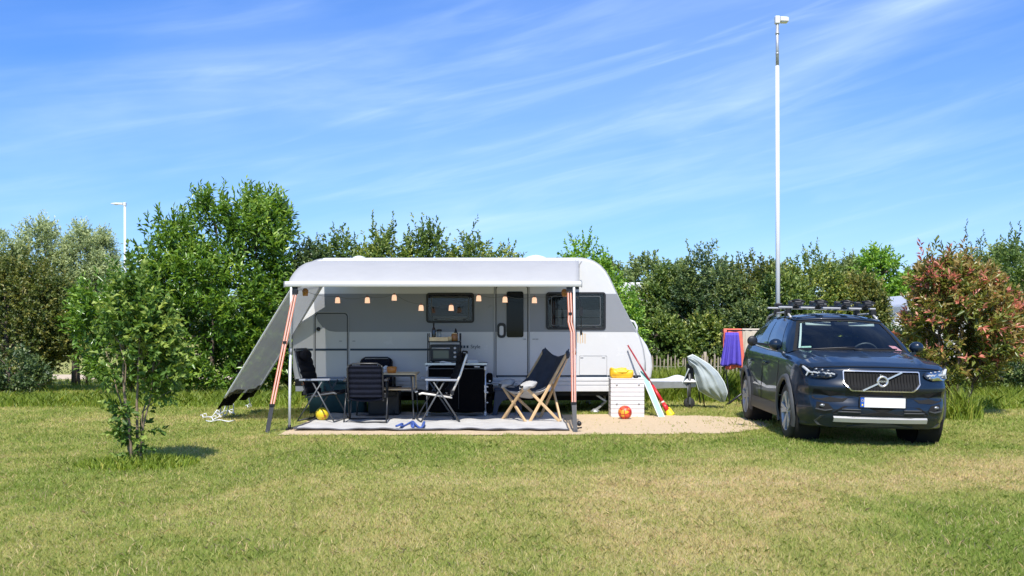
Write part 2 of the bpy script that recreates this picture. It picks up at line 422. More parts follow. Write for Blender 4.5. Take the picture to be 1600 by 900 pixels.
# ------------------------------------------------------------ ground
def hgt(X, Y):
    """the pitch dips a little under the right-hand side of the car"""
    w = np.clip(1 - np.abs(np.asarray(Y, float) - 13.4) / 4.5, 0, 1); w = w * w * (3 - 2 * w)
    u = np.asarray(X, float) - 4.4
    return -0.022 * np.clip(u, -1.2, 1.6) * w * np.clip(1.6 - np.abs(u) / 2.2, 0, 1)
def dryness(X, Y):
    """where the lawn has burnt to straw: 0 green .. 1 straw"""
    X = np.asarray(X, float); Y = np.asarray(Y, float)
    g = lambda cx, cy, rx, ry: np.exp(-(((X - cx) / rx) ** 2 + ((Y - cy) / ry) ** 2))
    d = 0.36 + 0.0 * X
    d += 0.34 * g(1.5, 8.0, 2.6, 1.4) + 0.36 * g(3.4, 9.3, 2.8, 0.8) + 0.34 * g(5.6, 10.3, 2.2, 0.8) + 0.26 * g(0.8, 6.1, 1.4, 0.7)
    d += 0.18 * g(-1.0, 9.2, 2.5, 0.9) + 0.22 * g(-4.5, 15.6, 3.0, 0.6)
    d -= 0.34 * g(3.0, 6.6, 1.1, 1.1) + 0.30 * g(4.6, 8.0, 1.6, 0.55)
    d -= 0.20 * g(2.5, 11.9, 4.5, 0.75) + 0.14 * g(-3.6, 9.6, 1.6, 1.2) + 0.12 * g(-2.2, 7.0, 1.3, 1.0)
    d += 0.16 * g(4.5, 16.5, 6, 1.2)
    d += (fbm(X * 0.9 + 5, Y * 0.55, 4) - 0.5) * 0.70 + (fbm(X * 5 + 50, Y * 3.2, 3) - 0.5) * 0.65
    return np.clip(d, 0, 1)
def axis_pts(lo, hi, st, far):
    a = list(np.arange(lo, hi + 1e-6, st)); x = hi; s = st
    up = []
    while x < far: s *= 1.35; x += s; up.append(x)
    dn = []; x = lo; s = st
    while x > -far and lo > -200: s *= 1.35; x -= s; dn.append(x)
    return np.array(dn[::-1] + a + up)
gx = axis_pts(-11, 11, 0.14, 1500); gy = axis_pts(3, 24, 0.14, 2200)
gy = gy[gy > -600]
GX, GY = np.meshgrid(gx, gy)
V = np.stack([GX.ravel(), GY.ravel(), hgt(GX, GY).ravel()], 1)
nx, ny = len(gx), len(gy)
I = np.arange(nx * ny).reshape(ny, nx)
Fq = np.stack([I[:-1, :-1], I[:-1, 1:], I[1:, 1:], I[1:, :-1]], -1).reshape(-1, 4)
mg = bpy.data.materials.new('lawn'); mg.use_nodes = True
nt = mg.node_tree; L_ = nt.links.new; pb = nt.nodes['Principled BSDF']
pb.inputs['Roughness'].default_value = 0.95; pb.inputs['Specular IOR Level'].default_value = 0.15
a_ = nt.nodes.new('ShaderNodeAttribute'); a_.attribute_name = 'dry'
tc_ = nt.nodes.new('ShaderNodeTexCoord')
n1 = nt.nodes.new('ShaderNodeTexNoise'); n1.inputs['Scale'].default_value = 18; n1.inputs['Detail'].default_value = 8; n1.inputs['Roughness'].default_value = 0.75
L_(tc_.outputs['Object'], n1.inputs['Vector'])
ma = nt.nodes.new('ShaderNodeMath'); ma.operation = 'MULTIPLY_ADD'; L_(n1.outputs[0], ma.inputs[0]); ma.inputs[1].default_value = 0.9
sb = nt.nodes.new('ShaderNodeMath'); sb.operation = 'SUBTRACT'; L_(a_.outputs['Fac'], sb.inputs[0]); sb.inputs[1].default_value = 0.45
L_(sb.outputs[0], ma.inputs[2])
cr_ = nt.nodes.new('ShaderNodeValToRGB'); e_ = cr_.color_ramp.elements
e_[0].position = 0.0; e_[0].color = (0.17, 0.22, 0.045, 1); e_[1].position = 1.0; e_[1].color = (0.50, 0.40, 0.23, 1)
k_ = e_.new(0.5); k_.color = (0.33, 0.315, 0.11, 1)
L_(ma.outputs[0], cr_.inputs[0]); L_(cr_.outputs[0], pb.inputs['Base Color'])
bp_ = nt.nodes.new('ShaderNodeBump'); bp_.inputs['Strength'].default_value = 0.8; bp_.inputs['Distance'].default_value = 0.03
L_(n1.outputs[0], bp_.inputs['Height']); L_(bp_.outputs[0], pb.inputs['Normal'])
lawn = mesh_np('lawn', V, Fq, mg, attrs={'dry': dryness(V[:, 0], V[:, 1])}, smooth=True)
struct(lawn)

M['sand'] = mat('sand_gravel', (0.56, 0.43, 0.27), 0.95, var=0.16, vscale=30, bump=0.5, bscale=220)
M['path'] = mat('sandy_path', (0.52, 0.42, 0.29), 0.95, var=0.12, vscale=3, bump=0.3, bscale=90)
# sandy pitch under the caravan; ragged edges
def sand_edge(X):
    yf = 13.12 + 0.10 * (fbm(X * 3, 0 * X + 2.2, 3) - 0.5) + 0.05 * (fbm(X * 14, 0 * X + 9, 2) - 0.5)
    yf = yf + np.clip(X - 2.7, 0, 2) ** 2 * 1.1
    return yf
sx = np.linspace(-3.1, 3.75, 200)
yf = sand_edge(sx); yb = 16.2 + 0.0 * sx
yb = np.where(sx > 1.8, 16.2 - np.clip(sx - 1.8, 0, 9) * 0.35 + 0.3 * (fbm(sx * 4, sx * 0 + 4, 3) - 0.5), yb)
yb = np.maximum(yb, yf + 0.02)
rows = 60
SV = []
for j in range(rows + 1):
    yy = yf + (yb - yf) * j / rows
    SV.append(np.stack([sx, yy, hgt(sx, yy) + 0.004 + 0.016 * fbm(sx * 5, yy * 5, 3)], 1))
SV = np.concatenate(SV); I = np.arange(len(SV)).reshape(rows + 1, len(sx))
Fq = np.stack([I[:-1, :-1], I[:-1, 1:], I[1:, 1:], I[1:, :-1]], -1).reshape(-1, 4)
struct(mesh_np('sand_pitch', SV, Fq, M['sand'], smooth=True))
pb_ = MB(); pb_.grid(lambda u, v: (-30 + 45 * u, 27.6 + 0.3 * math.sin(u * 9) + 2.6 * v, 0.006), 40, 1)
struct(build('path', pb_, M['path']))

def in_sand(X, Y, m=0.0):
    e = sand_edge(np.clip(X, -3.1, 3.75))
    b = np.where(X > 1.8, 16.2 - np.clip(X - 1.8, 0, 9) * 0.35, 16.2)
    return (X > -3.1 - m) & (X < 3.75 + m) & (Y > e - m) & (Y < b + m)

def blades(name, X, Y, H, Wd, tone, m, lean=0.5, parent=None, z0=None):
    n = len(X)
    th = rng.random(n) * 2 * np.pi
    la = rng.random(n) * 2 * np.pi; lm = H * lean * rng.random(n) * 1.4
    z = hgt(X, Y) if z0 is None else z0
    dx, dy = np.cos(th) * Wd / 2, np.sin(th) * Wd / 2
    A = np.stack([X - dx, Y - dy, z], 1); B = np.stack([X + dx, Y + dy, z], 1)
    T = np.stack([X + np.cos(la) * lm, Y + np.sin(la) * lm, z + H * (1 - 0.25 * rng.random(n))], 1)
    MX = (X + np.cos(la) * lm * 0.35); MY = (Y + np.sin(la) * lm * 0.35)
    C = np.stack([MX - dx * 0.8, MY - dy * 0.8, z + H * 0.55], 1); D = np.stack([MX + dx * 0.8, MY + dy * 0.8, z + H * 0.55], 1)
    Vv = np.stack([A, B, D, T, C], 1).reshape(-1, 3)
    Ff = np.arange(5 * n).reshape(n, 5)
    return mesh_np(name, Vv, Ff, m, parent, attrs={'tone': np.repeat(tone, 5)})
# mown lawn: real blades, denser and finer close to the camera
PX, PY, PH, PW = [], [], [], []
for y0, y1, dens, h, w in ((5.0, 7.0, 10000, 0.026, 0.0036), (7.0, 9.0, 7500, 0.027, 0.0044), (9.0, 11.5, 4600, 0.030, 0.0056),
                           (11.5, 14, 3000, 0.034, 0.007), (14, 18.2, 1500, 0.036, 0.009), (18.2, 24, 500, 0.05, 0.014)):
    xm = 0.535 * y1 + 2.2
    n = int(dens * (y1 - y0) * 2 * xm)
    x = (rng.random(n) * 2 - 1) * xm; y = y0 + (y1 - y0) * rng.random(n)
    k = np.abs(x) < 0.535 * y + 2.2
    k &= ~in_sand(x, y, -0.05 + 0.1 * rng.random(n)) | (rng.random(n) < 0.02 + 0.25 * np.clip(x - 2.6, 0, 1))
    k &= ~((x > -3.2) & (x < 0.95) & (y > 13.3) & (y < 18.6))
    x, y = x[k], y[k]
    cl = fbm(x * 2.2, y * 2.2, 3)
    PX.append(x); PY.append(y); PH.append(h * (0.45 + 0.9 * rng.random(len(x))) * (0.6 + 0.9 * cl)); PW.append(np.full(len(x), w) * (0.7 + 0.6 * rng.random(len(x))))
PX, PY, PH, PW = map(np.concatenate, (PX, PY, PH, PW))
d = dryness(PX, PY)
n = 26000; lx = (rng.random(n) * 2 - 1) * 7; ly = 5.2 + 7.5 * rng.random(n) ** 1.3
k = (np.abs(lx) < 0.535 * ly + .3) & (rng.random(n) < 0.15 + 0.85 * np.clip(fbm(lx * 1.7 + 9, ly * 1.7, 3) * 2.4 - 0.75, 0, 1)) & ~in_sand(lx, ly, .02); lx, ly = lx[k], ly[k]; nl = len(lx)
nt_ = 130; tx = (rng.random(nt_) * 2 - 1) * 7; ty = 5.2 + 7.5 * rng.random(nt_); k = (np.abs(tx) < 0.535 * ty + .3) & ~in_sand(tx, ty, .1); tx, ty = tx[k], ty[k]
tx = np.repeat(tx, 26) + rng.normal(0, .045, len(tx) * 26); ty = np.repeat(ty, 26) + rng.normal(0, .04, len(ty) * 26)
nb0 = len(PX)
PX = np.concatenate([PX, lx, tx]); PY = np.concatenate([PY, ly, ty]); PH = np.concatenate([PH, .022 + .03 * rng.random(nl), .034 + .020 * rng.random(len(tx))]); PW = np.concatenate([PW, np.full(nl, .006), np.full(len(tx), .006)])
d = dryness(PX, PY)
tone = np.clip(d * 0.80 + rng.normal(0, 0.24, len(d)) + 0.02, 0, 1)
PH *= np.where(d < 0.3, 1.25, 1.0)
tone[nb0:nb0 + nl] = 0.88 + 0.12 * rng.random(nl); tone[nb0 + nl:] = np.clip(rng.normal(0.30, 0.12, len(tone) - nb0 - nl), 0, 1)
g = blades('lawn_grass', PX, PY, PH, PW, tone, M['l_lawn'], lean=0.9)
tag(g, 'short mown lawn, green with straw coloured dry patches', 'grass', kind='stuff')
# white clover flecks left out; long grass along the hedge foot
def strip(px0, px1, y0, y1, n, h, w=0.012):
    y = y0 + (y1 - y0) * rng.random(n) ** 0.9
    x = ((px0 + (px1 - px0) * rng.random(n)) - 800) * y / F
    hh = h * (0.4 + 0.75 * rng.random(n)) * (0.45 + 1.1 * fbm(x * 1.4, y * 1.4, 3))
    hh *= np.clip((y - y0) / 0.5 + 0.35, 0.2, 1)
    return x, y, hh, np.full(n, w) * (0.6 + 0.8 * rng.random(n))
S = [strip(-300, 470, 17.6, 19.8, 24000, 0.22), strip(440, 560, 18.9, 20.5, 3000, 0.30), strip(960, 1200, 18.9, 21.6, 26000, 0.55),
     strip(1180, 2000, 18.2, 21.5, 36000, 0.33), strip(-60, 400, 21, 26.5, 5000, 0.12), strip(1440, 1620, 17.2, 19, 7000, 0.25)]
x = np.concatenate([s[0] for s in S]); y = np.concatenate([s[1] for s in S]); hh = np.concatenate([s[2] for s in S]); w = np.concatenate([s[3] for s in S])
k = ~((x > -3.4) & (x < 2.2) & (y > 16.5) & (y < 18.9))
x, y, hh, w = x[k], y[k], hh[k], w[k]
g = blades('tall_grass', x, y, hh, w, np.clip(0.35 + rng.normal(0, 0.2, len(x)) + 0.3 * (fbm(x, y, 2) - 0.5), 0, 1), M['l_grass'], lean=0.7)
tag(g, 'long unmown grass along the foot of the hedges and fence', 'grass', kind='stuff')
# two tufts left by the mower
def tuft(name, label, cx, cy, rx, ry, n, h):
    a = rng.random(n) * 2 * np.pi; r = np.sqrt(rng.random(n))
    x = cx + rx * r * np.cos(a); y = cy + ry * r * np.sin(a)
    o = thing(name, label, 'grass', (cx, cy, 0))
    H = h * (0.4 + 0.7 * rng.random(n)) * (1.15 - 0.6 * r)
    b = blades('grass_blades', x - cx, y - cy, H, np.full(n, 0.012), np.clip(0.4 + rng.normal(0, 0.2, n), 0, 1), M['l_grass'], lean=0.6, parent=o, z0=np.zeros(n))
    return o
p = gnd(1500, 655); tuft('grass_tuft', 'tall green grass tuft at the foot of the red leaved bush', p.x, p.y, 0.33, 0.3, 700, 0.62)
p = gnd(215, 728); tuft('grass_tuft', 'low ring of longer grass round the stems of the small sapling', p.x, p.y, 0.62, 0.5, 2600, 0.15)

# ------------------------------------------------------------ trees and shrubs
def unit(v): return v / np.maximum(np.linalg.norm(v, axis=1, keepdims=True), 1e-6)
def leaves(C, D, Ln, Wd, fold=0.25):
    """leaf blades: base C, direction D; two faces meeting on the midrib"""
    n = len(C)
    r = unit(rng.normal(size=(n, 3)) + np.array([-.05, -.5, 1.25]))
    S_ = unit(np.cross(D, r)); N_ = np.cross(S_, D)
    mid = C + D * (Ln * 0.5)[:, None]
    tip = C + D * Ln[:, None] - N_ * (Ln * 0.18)[:, None]
    lf = mid + S_ * (Wd / 2)[:, None] + N_ * (Wd * fold)[:, None]
    rt = mid - S_ * (Wd / 2)[:, None] + N_ * (Wd * fold)[:, None]
    Vv = np.stack([C, rt, tip, lf], 1).reshape(-1, 3)
    b = np.arange(n)[:, None] * 4
    return Vv, np.concatenate([b + np.array([[0, 1, 2]]), b + np.array([[0, 2, 3]])], 1).reshape(-1, 3)
def crown(lobes, n_tw, per, ll, lw, tl, up=0.5, tip_tone=0.25, base=0.35, tvar=0.16, inner=0.35, shoots=0, shoot_len=0.5, young=0.0, thin=None, topgain=0.0, gap=0.26):
    lobes = np.array(lobes, float)
    vol = (lobes[:, 3] * lobes[:, 4] * lobes[:, 5]) ** 0.7
    li = rng.choice(len(lobes), n_tw, p=vol / vol.sum())
    u = unit(rng.normal(size=(n_tw, 3)))
    rad = np.where(rng.random(n_tw) < inner, 0.35 + 0.5 * rng.random(n_tw), 0.82 + 0.24 * rng.random(n_tw))
    P = lobes[li, :3] + u * lobes[li, 3:] * rad[:, None]
    # leave out what lies deep inside another lobe, and let gaps open where the noise is low
    keep = np.ones(n_tw, bool)
    for q in lobes:
        keep &= ~((((P - q[:3]) / q[3:]) ** 2).sum(1) < 0.30)
    cl = fbm(P[:, 0] * 1.3 + P[:, 1] * 0.7 + 40, P[:, 2] * 1.3 + P[:, 1] * 0.5 + 40, 3)
    keep &= rng.random(n_tw) < np.clip((cl - gap) * 3.6, 0.08, 1)
    keep &= P[:, 2] > 0.05
    if thin is not None: keep &= rng.random(n_tw) < thin(P)
    P, u, cl = P[keep], u[keep], cl[keep]; n = len(P)
    D = unit(u * np.array([1, 1, 0.7]) + np.array([0, 0, up]) + rng.normal(0, 0.3, (n, 3)))
    T = tl * (0.6 + 0.8 * rng.random(n))
    if shoots:
        # long leaders breaking the outline at the top
        si = np.argsort(-(P[:, 2] + rng.normal(0, 0.5, n)))[:shoots]
        T[si] *= shoot_len / tl; D[si] = unit(np.array([0, 0, 1.0]) + rng.normal(0, 0.16, (len(si), 3)))
    k = np.maximum(3, (per * (T / tl)).astype(int))
    idx = np.repeat(np.arange(n), k)
    s = (np.arange(len(idx)) - np.repeat(np.cumsum(k) - k, k)) / np.repeat(k, k)
    C = P[idx] + D[idx] * (T[idx] * s)[:, None]
    rd = unit(rng.normal(size=(len(idx), 3)))
    DD = unit(D[idx] * (0.45 + 0.5 * s)[:, None] + rd * 0.75)
    Ln = ll * (0.65 + 0.7 * rng.random(len(idx))) * (1 - 0.3 * s); Wd = lw * (0.7 + 0.6 * rng.random(len(idx))) * (1 - 0.3 * s)
    zt = (C[:, 2] - C[:, 2].min()) / max(np.ptp(C[:, 2]), 0.1)
    tw = rng.normal(0, tvar, n)
    tone = base + tw[idx] + tip_tone * s ** 2 + rng.normal(0, 0.08, len(idx)) + 0.5 * (cl[idx] - 0.5) + topgain * (zt - 0.4)
    if young:
        y_ = rng.random(n) < young
        y_ &= (P[:, 2] - P[:, 2].min()) / np.ptp(P[:, 2]) > 0.22
        tone = np.where(y_[idx] & (s > 0.35), 0.85 + 0.15 * rng.random(len(idx)), np.minimum(tone, 0.62))
    Vv, Ff = leaves(C, DD, Ln, Wd)
    return Vv, Ff, np.repeat(np.clip(tone, 0, 1), 4), P, D
def woody(stems, m, parent, tips=None, name='trunk', r=0.05, nb=26, spread=0.12):
    mb = MB(); R_ = random.Random(len(stems) * 7 + nb)
    ends = []
    for (x, y, h, lx, ly) in stems:
        pts = [Vector((x + lx * t + 0.05 * R_.uniform(-1, 1) * t, y + ly * t + 0.05 * R_.uniform(-1, 1) * t, h * t - (0.05 if t == 0 else 0))) for t in (0, .15, .35, .6, .8, 1)]
        rr = r * R_.uniform(0.7, 1.15)
        mb.tube(pts, [rr * 1.25, rr, rr * 0.85, rr * 0.65, rr * 0.45, rr * 0.2], 7)
        ends += pts[2:]
    if tips is not None:
        for i in range(nb):
            q = Vector(tips[R_.randrange(len(tips))]); e = min(ends, key=lambda p: (p - q).length + max(0, p.z - q.z + 0.2) * 2)
            mid = (e + q) / 2 + Vector((R_.uniform(-1, 1), R_.uniform(-1, 1), 0.3)) * 0.12
            mb.tube([e, mid, q], [r * 0.4, r * 0.28, r * 0.1], 5)
    return build(name, mb, m, parent)
def shrub(name, label, cat, loc, lobes, leaf, n_tw, per, ll, lw, tl, stems, bark='bark', sr=0.05, nb=26, group=None, **kw):
    o = thing(name, label, cat, loc, 0, group)
    Vv, Ff, tn, P, D = crown(lobes, n_tw, per, ll, lw, tl, **kw)
    mesh_np('crown', Vv, Ff, M[leaf], o, {'tone': tn})
    woody(stems, M[bark], o, P, r=sr, nb=nb)
    return o

# big cherry laurel left of the awning
b = gnd(330, 620)
shrub('laurel', 'big glossy green laurel with upright shoots, left of the awning', 'shrub', (b.x, b.y, 0),
      [(0.15, 0, 1.9, 1.40, 1.1, 1.45), (0.75, 0, 2.85, 0.80, 0.8, 1.05), (-0.70, 0.1, 2.55, 0.80, 0.8, 1.0), (0.0, 0, 3.25, 0.55, 0.6, 0.75), (1.12, 0.1, 3.3, 0.48, 0.5, 0.70),
       (-1.35, -0.2, 1.8, 0.85, 0.8, 1.0), (-2.0, -0.2, 1.45, 0.65, 0.75, 0.90), (1.25, 0, 1.7, 0.55, 0.8, 1.2), (-0.3, -0.2, 1.2, 1.3, 0.8, 0.75), (-1.05, 0, 3.0, 0.42, 0.5, 0.6), (-2.25, -0.1, 2.0, 0.38, 0.4, 0.5), (0.4, -0.1, 0.65, 1.3, 0.8, 0.55), (-1.7, -0.2, 0.85, 0.75, 0.7, 0.6)],
      'l_laurel', 11000, 9, 0.16, 0.058, 0.28, [(-0.5, 0, 2.4, -0.5, 0), (0, 0, 3.2, 0.1, 0.1), (0.5, 0, 2.9, 0.4, 0), (0.9, 0.1, 2.0, 0.3, 0), (-1.1, 0, 1.6, -0.5, 0), (-1.6, 0, 1.3, -0.3, 0)],
      up=0.75, tip_tone=0.30, base=0.33, tvar=0.13, inner=0.30, shoots=190, shoot_len=0.46, gap=0.29, sr=0.05)
# young sapling in the foreground
b = gnd(212, 727)
def sap_thin(P): return np.clip(0.42 + 0.5 * P[:, 2], 0.3, 1)
shrub('sapling', 'small leafy multi stemmed sapling standing alone on the lawn', 'tree', (b.x, b.y, 0),
      [(-0.02, 0, 1.22, 0.40, 0.38, 0.38), (-0.24, 0, 1.10, 0.26, 0.30, 0.28), (0.16, 0, 0.98, 0.28, 0.28, 0.32), (-0.04, 0, 0.74, 0.27, 0.25, 0.30), (0.03, 0, 0.52, 0.16, 0.16, 0.26), (-0.03, 0, 0.42, 0.11, 0.11, 0.22), (0.0, 0, 0.26, 0.07, 0.07, 0.2), (-0.05, 0, 1.64, 0.17, 0.18, 0.28), (0.16, 0, 1.48, 0.18, 0.2, 0.22)],
      'l_small', 1900, 8, 0.082, 0.050, 0.15, [(-0.05, 0, 1.5, -0.10, 0), (0.0, 0.02, 1.8, 0.03, 0), (0.04, -0.02, 1.2, 0.16, 0), (-0.06, 0.03, 1.0, -0.18, 0.05), (0.03, 0.05, 0.9, 0.02, 0.1), (-0.02, -0.04, 1.3, -0.05, -0.1), (0.05, 0.02, 0.7, 0.06, 0)],
      bark='bark_pale', sr=0.014, nb=34, up=0.5, tip_tone=0.30, base=0.42, tvar=0.24, inner=0.6, gap=0.27, shoots=26, shoot_len=0.34)
# photinia right of the car
b = gnd(1492, 648)
shrub('photinia', 'round bush with red and pink young leaves, right of the car', 'shrub', (b.x, b.y, 0),
      [(0.06, 0, 1.35, 0.78, 0.8, 0.8), (-0.34, 0, 1.5, 0.42, 0.45, 0.5), (0.5, 0, 1.45, 0.55, 0.5, 0.55), (0.1, 0, 2.0, 0.5, 0.5, 0.42), (-0.25, 0, 2.15, 0.35, 0.35, 0.3), (0.68, 0, 1.75, 0.28, 0.3, 0.36), (0.0, 0, 0.85, 0.6, 0.5, 0.45)],
      'l_red', 2900, 9, 0.145, 0.046, 0.20, [(-0.1, 0, 1.6, -0.25, 0), (0.05, 0.03, 1.9, 0.1, 0), (0.12, -0.03, 1.4, 0.45, 0), (0, 0.08, 1.5, -0.1, 0.2)],
      sr=0.028, nb=40, up=0.65, tip_tone=0.25, base=0.38, tvar=0.18, inner=0.35, gap=.26, young=0.27, shoots=26, shoot_len=0.42)

# hedge row and trees behind; (pixel centre, pixel top, pixel half width, distance, leaf kind)
def bush(name, label, cat, px, ptop, phw, Y, leaf, n_tw, per, ll, lw, tl, lo=0.05, k=7, seed=0, stems=None, depth=0.8, group=None, **kw):
    """a shrub whose outline reaches row ptop at distance Y; lobes scattered inside that outline"""
    c = at(px, 512, Y); H = CH + (HY - ptop) * Y / F; hw = phw * Y / F
    Rr = random.Random(seed * 13 + int(px))
    lobes = [(0, 0, lo + (H - lo) * 0.5, hw * 0.72, hw * depth * 0.7, (H - lo) * 0.46)]
    for i in range(k):
        t = i / max(1, k - 1)
        x = hw * (-0.62 + 1.24 * t) + Rr.uniform(-.1, .1) * hw
        rz = (H - lo) * Rr.uniform(0.17, 0.27); rx = hw * Rr.uniform(0.26, 0.42)
        top = lo + (H - lo) * (1 - 0.30 * abs(2 * t - 1) ** 1.6 - Rr.uniform(0, .12))
        lobes.append((x, Rr.uniform(-.3, .3) * hw * depth, top - rz * 0.95, rx, rx * depth, rz))
        lobes.append((x * 1.15, Rr.uniform(-.4, .1) * hw * depth, lo + (H - lo) * Rr.uniform(.22, .5), rx * 1.1, rx * depth, rz * 1.15))
    st = stems or [(hw * Rr.uniform(-.4, .4), Rr.uniform(-.2, .2), H * Rr.uniform(.5, .8), hw * Rr.uniform(-.3, .3), 0) for _ in range(4)]
    return shrub(name, label, cat, (c.x, Y, 0), lobes, leaf, n_tw, per, ll, lw, tl, st, group=group, **kw)
G1 = 'shrubs of the hedge behind the caravan'
H_ = dict(up=0.6, inner=0.3, nb=16, sr=0.04)
# left
bush('olive_bush', 'broad olive brown bush at the left edge of the photo', 'shrub', 28, 392, 112, 22.0, 'l_brown', 9500, 9, 0.085, 0.052, 0.22, k=10, seed=1, gap=.2, shoots=14, shoot_len=0.4, tip_tone=0.35, base=0.36, tvar=0.2, lo=0.1, **H_)
bush('spindly_shrub', 'dark brownish shrub spire rising above the olive bush, left one', 'shrub', 64, 352, 26, 24.5, 'l_brown', 700, 8, 0.08, 0.04, 0.3, k=3, seed=2, tip_tone=-0.1, base=0.12, **H_)
bush('spindly_shrub', 'dark brownish shrub spire between olive bush and laurel', 'shrub', 122, 398, 24, 24.5, 'l_brown', 700, 8, 0.08, 0.04, 0.3, k=3, seed=3, tip_tone=-0.1, base=0.16, **H_)
bush('low_bush', 'low dark leafy bush under the olive bush at far left', 'shrub', 15, 548, 52, 20.2, 'l_dark', 1300, 8, 0.09, 0.05, 0.2, k=5, seed=4, base=0.35, **H_)
for i, (px, pt, hw, Y, lab) in enumerate(((-20, 356, 62, 58, 'grey green willow at the far left edge, partly out of frame'), (62, 341, 55, 60, 'grey green willow, tallest of the row beyond the olive bush'),
                                          (126, 347, 36, 60, 'narrow grey green willow right of the tallest willow'), (160, 362, 26, 62, 'small grey green willow nearest the far lamp post'))):
    bush('willow', lab, 'tree', px, pt, hw, Y, 'l_willow', 3000, 10, 0.24, 0.09, 0.6, k=7, seed=10 + i, base=0.45, tvar=0.18, up=0.4, inner=0.3, nb=14, sr=0.14, lo=1.0, depth=0.9, group='far willows')
# behind the caravan roof, left to right
row = [(488, 372, 40, 20.8, 'l_dark', 'dark shrub tip between the laurel and the caravan roof'),
       (528, 352, 52, 21.4, 'l_hedge', 'green shrub just right of the laurel behind the caravan roof'),
       (600, 348, 52, 21.2, 'l_yellow', 'shrub with pale yellow leaves above the left part of the roof'),
       (668, 342, 50, 21.4, 'l_hedge', 'shrub with one tall leader above the middle of the roof'),
       (736, 362, 52, 21.2, 'l_yellow', 'yellowish shrub right of the tall leader, above the roof'),
       (792, 382, 38, 21.5, 'l_yellow', 'low loose shrub left of the roof dome'),
       (915, 372, 56, 21.6, 'l_bright', 'fresh green shrub above the right end of the roof')]
for i, (px, pt, hw, Y, lf, lab) in enumerate(row):
    bush('hedge_shrub', lab, 'shrub', px, pt + 4, hw * 1.25, Y, lf, 4600, 8, 0.10, 0.060, 0.24, k=11, seed=20 + i, gap=0.18, base=0.46, tvar=0.2, tip_tone=0.25, shoots=3, shoot_len=0.55, group=G1, lo=0.05, **H_)
# between the caravan and the red bush
row = [(968, 470, 44, 22.6, 'l_hedge', 'olive green bush close to the front of the caravan'),
       (1020, 440, 58, 24.0, 'l_hedge', 'olive hedge bush below the far wood, right of the caravan'),
       (1052, 405, 46, 23.6, 'l_hedge', 'loose topped bush left of the dark bush in the hedge'),
       (1108, 384, 62, 23.0, 'l_dark', 'tall dark blue green bush in the middle of the hedge'),
       (1180, 392, 56, 23.4, 'l_brown', 'brownish green bush behind the tall lamp post'),
       (1272, 390, 62, 23.6, 'l_yellow', 'bush with pale yellow shoots above the car roof'),
       (1222, 430, 60, 22.6, 'l_hedge', 'green bush directly behind the car roof rack'),
       (1335, 425, 52, 23.6, 'l_brown', 'olive bush behind the right end of the roof rack'),
       (1110, 500, 52, 22.4, 'l_yellow', 'pale arching shrub just above the picket fence'),
       (1030, 500, 54, 22.5, 'l_hedge', 'low olive bush above the left end of the picket fence'),
       (1170, 480, 60, 22.3, 'l_dark', 'dark leafy bush behind the drying clothes')]
for i, (px, pt, hw, Y, lf, lab) in enumerate(row):
    bush('hedge_shrub', lab, 'shrub', px, pt, hw, Y, lf, 3300, 8, 0.095, 0.056, 0.24, k=8, seed=40 + i, base=0.42, tvar=0.22, tip_tone=0.28, shoots=4, shoot_len=0.42, group=G1, lo=0.3, **H_)
bush('hedge_shrub', 'tall green bush at the right edge behind the red leaved bush', 'shrub', 1592, 372, 62, 24, 'l_hedge', 2600, 9, 0.11, 0.055, 0.26, k=7, seed=60, base=0.34, shoots=20, shoot_len=0.5, group=G1, lo=0.3, **H_)
bush('hedge_shrub', 'dark laurel bush at the right edge, low behind the red leaved bush', 'shrub', 1590, 505, 54, 19.6, 'l_dark', 1500, 9, 0.12, 0.05, 0.24, k=6, seed=61, base=0.45, group=G1, lo=0.2, **H_)
bush('hedge_shrub', 'dark green bush between the car and the red leaved bush', 'shrub', 1400, 520, 60, 22.6, 'l_dark', 1700, 9, 0.11, 0.055, 0.25, k=6, seed=62, base=0.4, group=G1, lo=0.2, **H_)
bush('hedge_shrub', 'thin leggy shrub with dark leaders above the red leaved bush', 'shrub', 1510, 392, 34, 22.8, 'l_dark', 700, 8, 0.11, 0.05, 0.28, k=4, seed=63, base=0.3, shoots=20, shoot_len=0.7, group=G1, lo=0.4, **H_)
for i, (px, hw, pt) in enumerate(((1690, 66, 396), (1800, 70, 380), (1910, 70, 400), (-150, 80, 395), (-290, 80, 410))):
    bush('hedge_shrub', 'green hedge shrub continuing the row past the edge of the photo', 'shrub', px, pt, hw, 23.4, ('l_hedge', 'l_dark')[i % 2], 2600, 8, 0.10, 0.058, 0.25, k=8, seed=140 + i, base=0.36, tvar=0.2, shoots=5, shoot_len=0.4, group='hedge shrubs past the photo edge', lo=0.1, **H_)
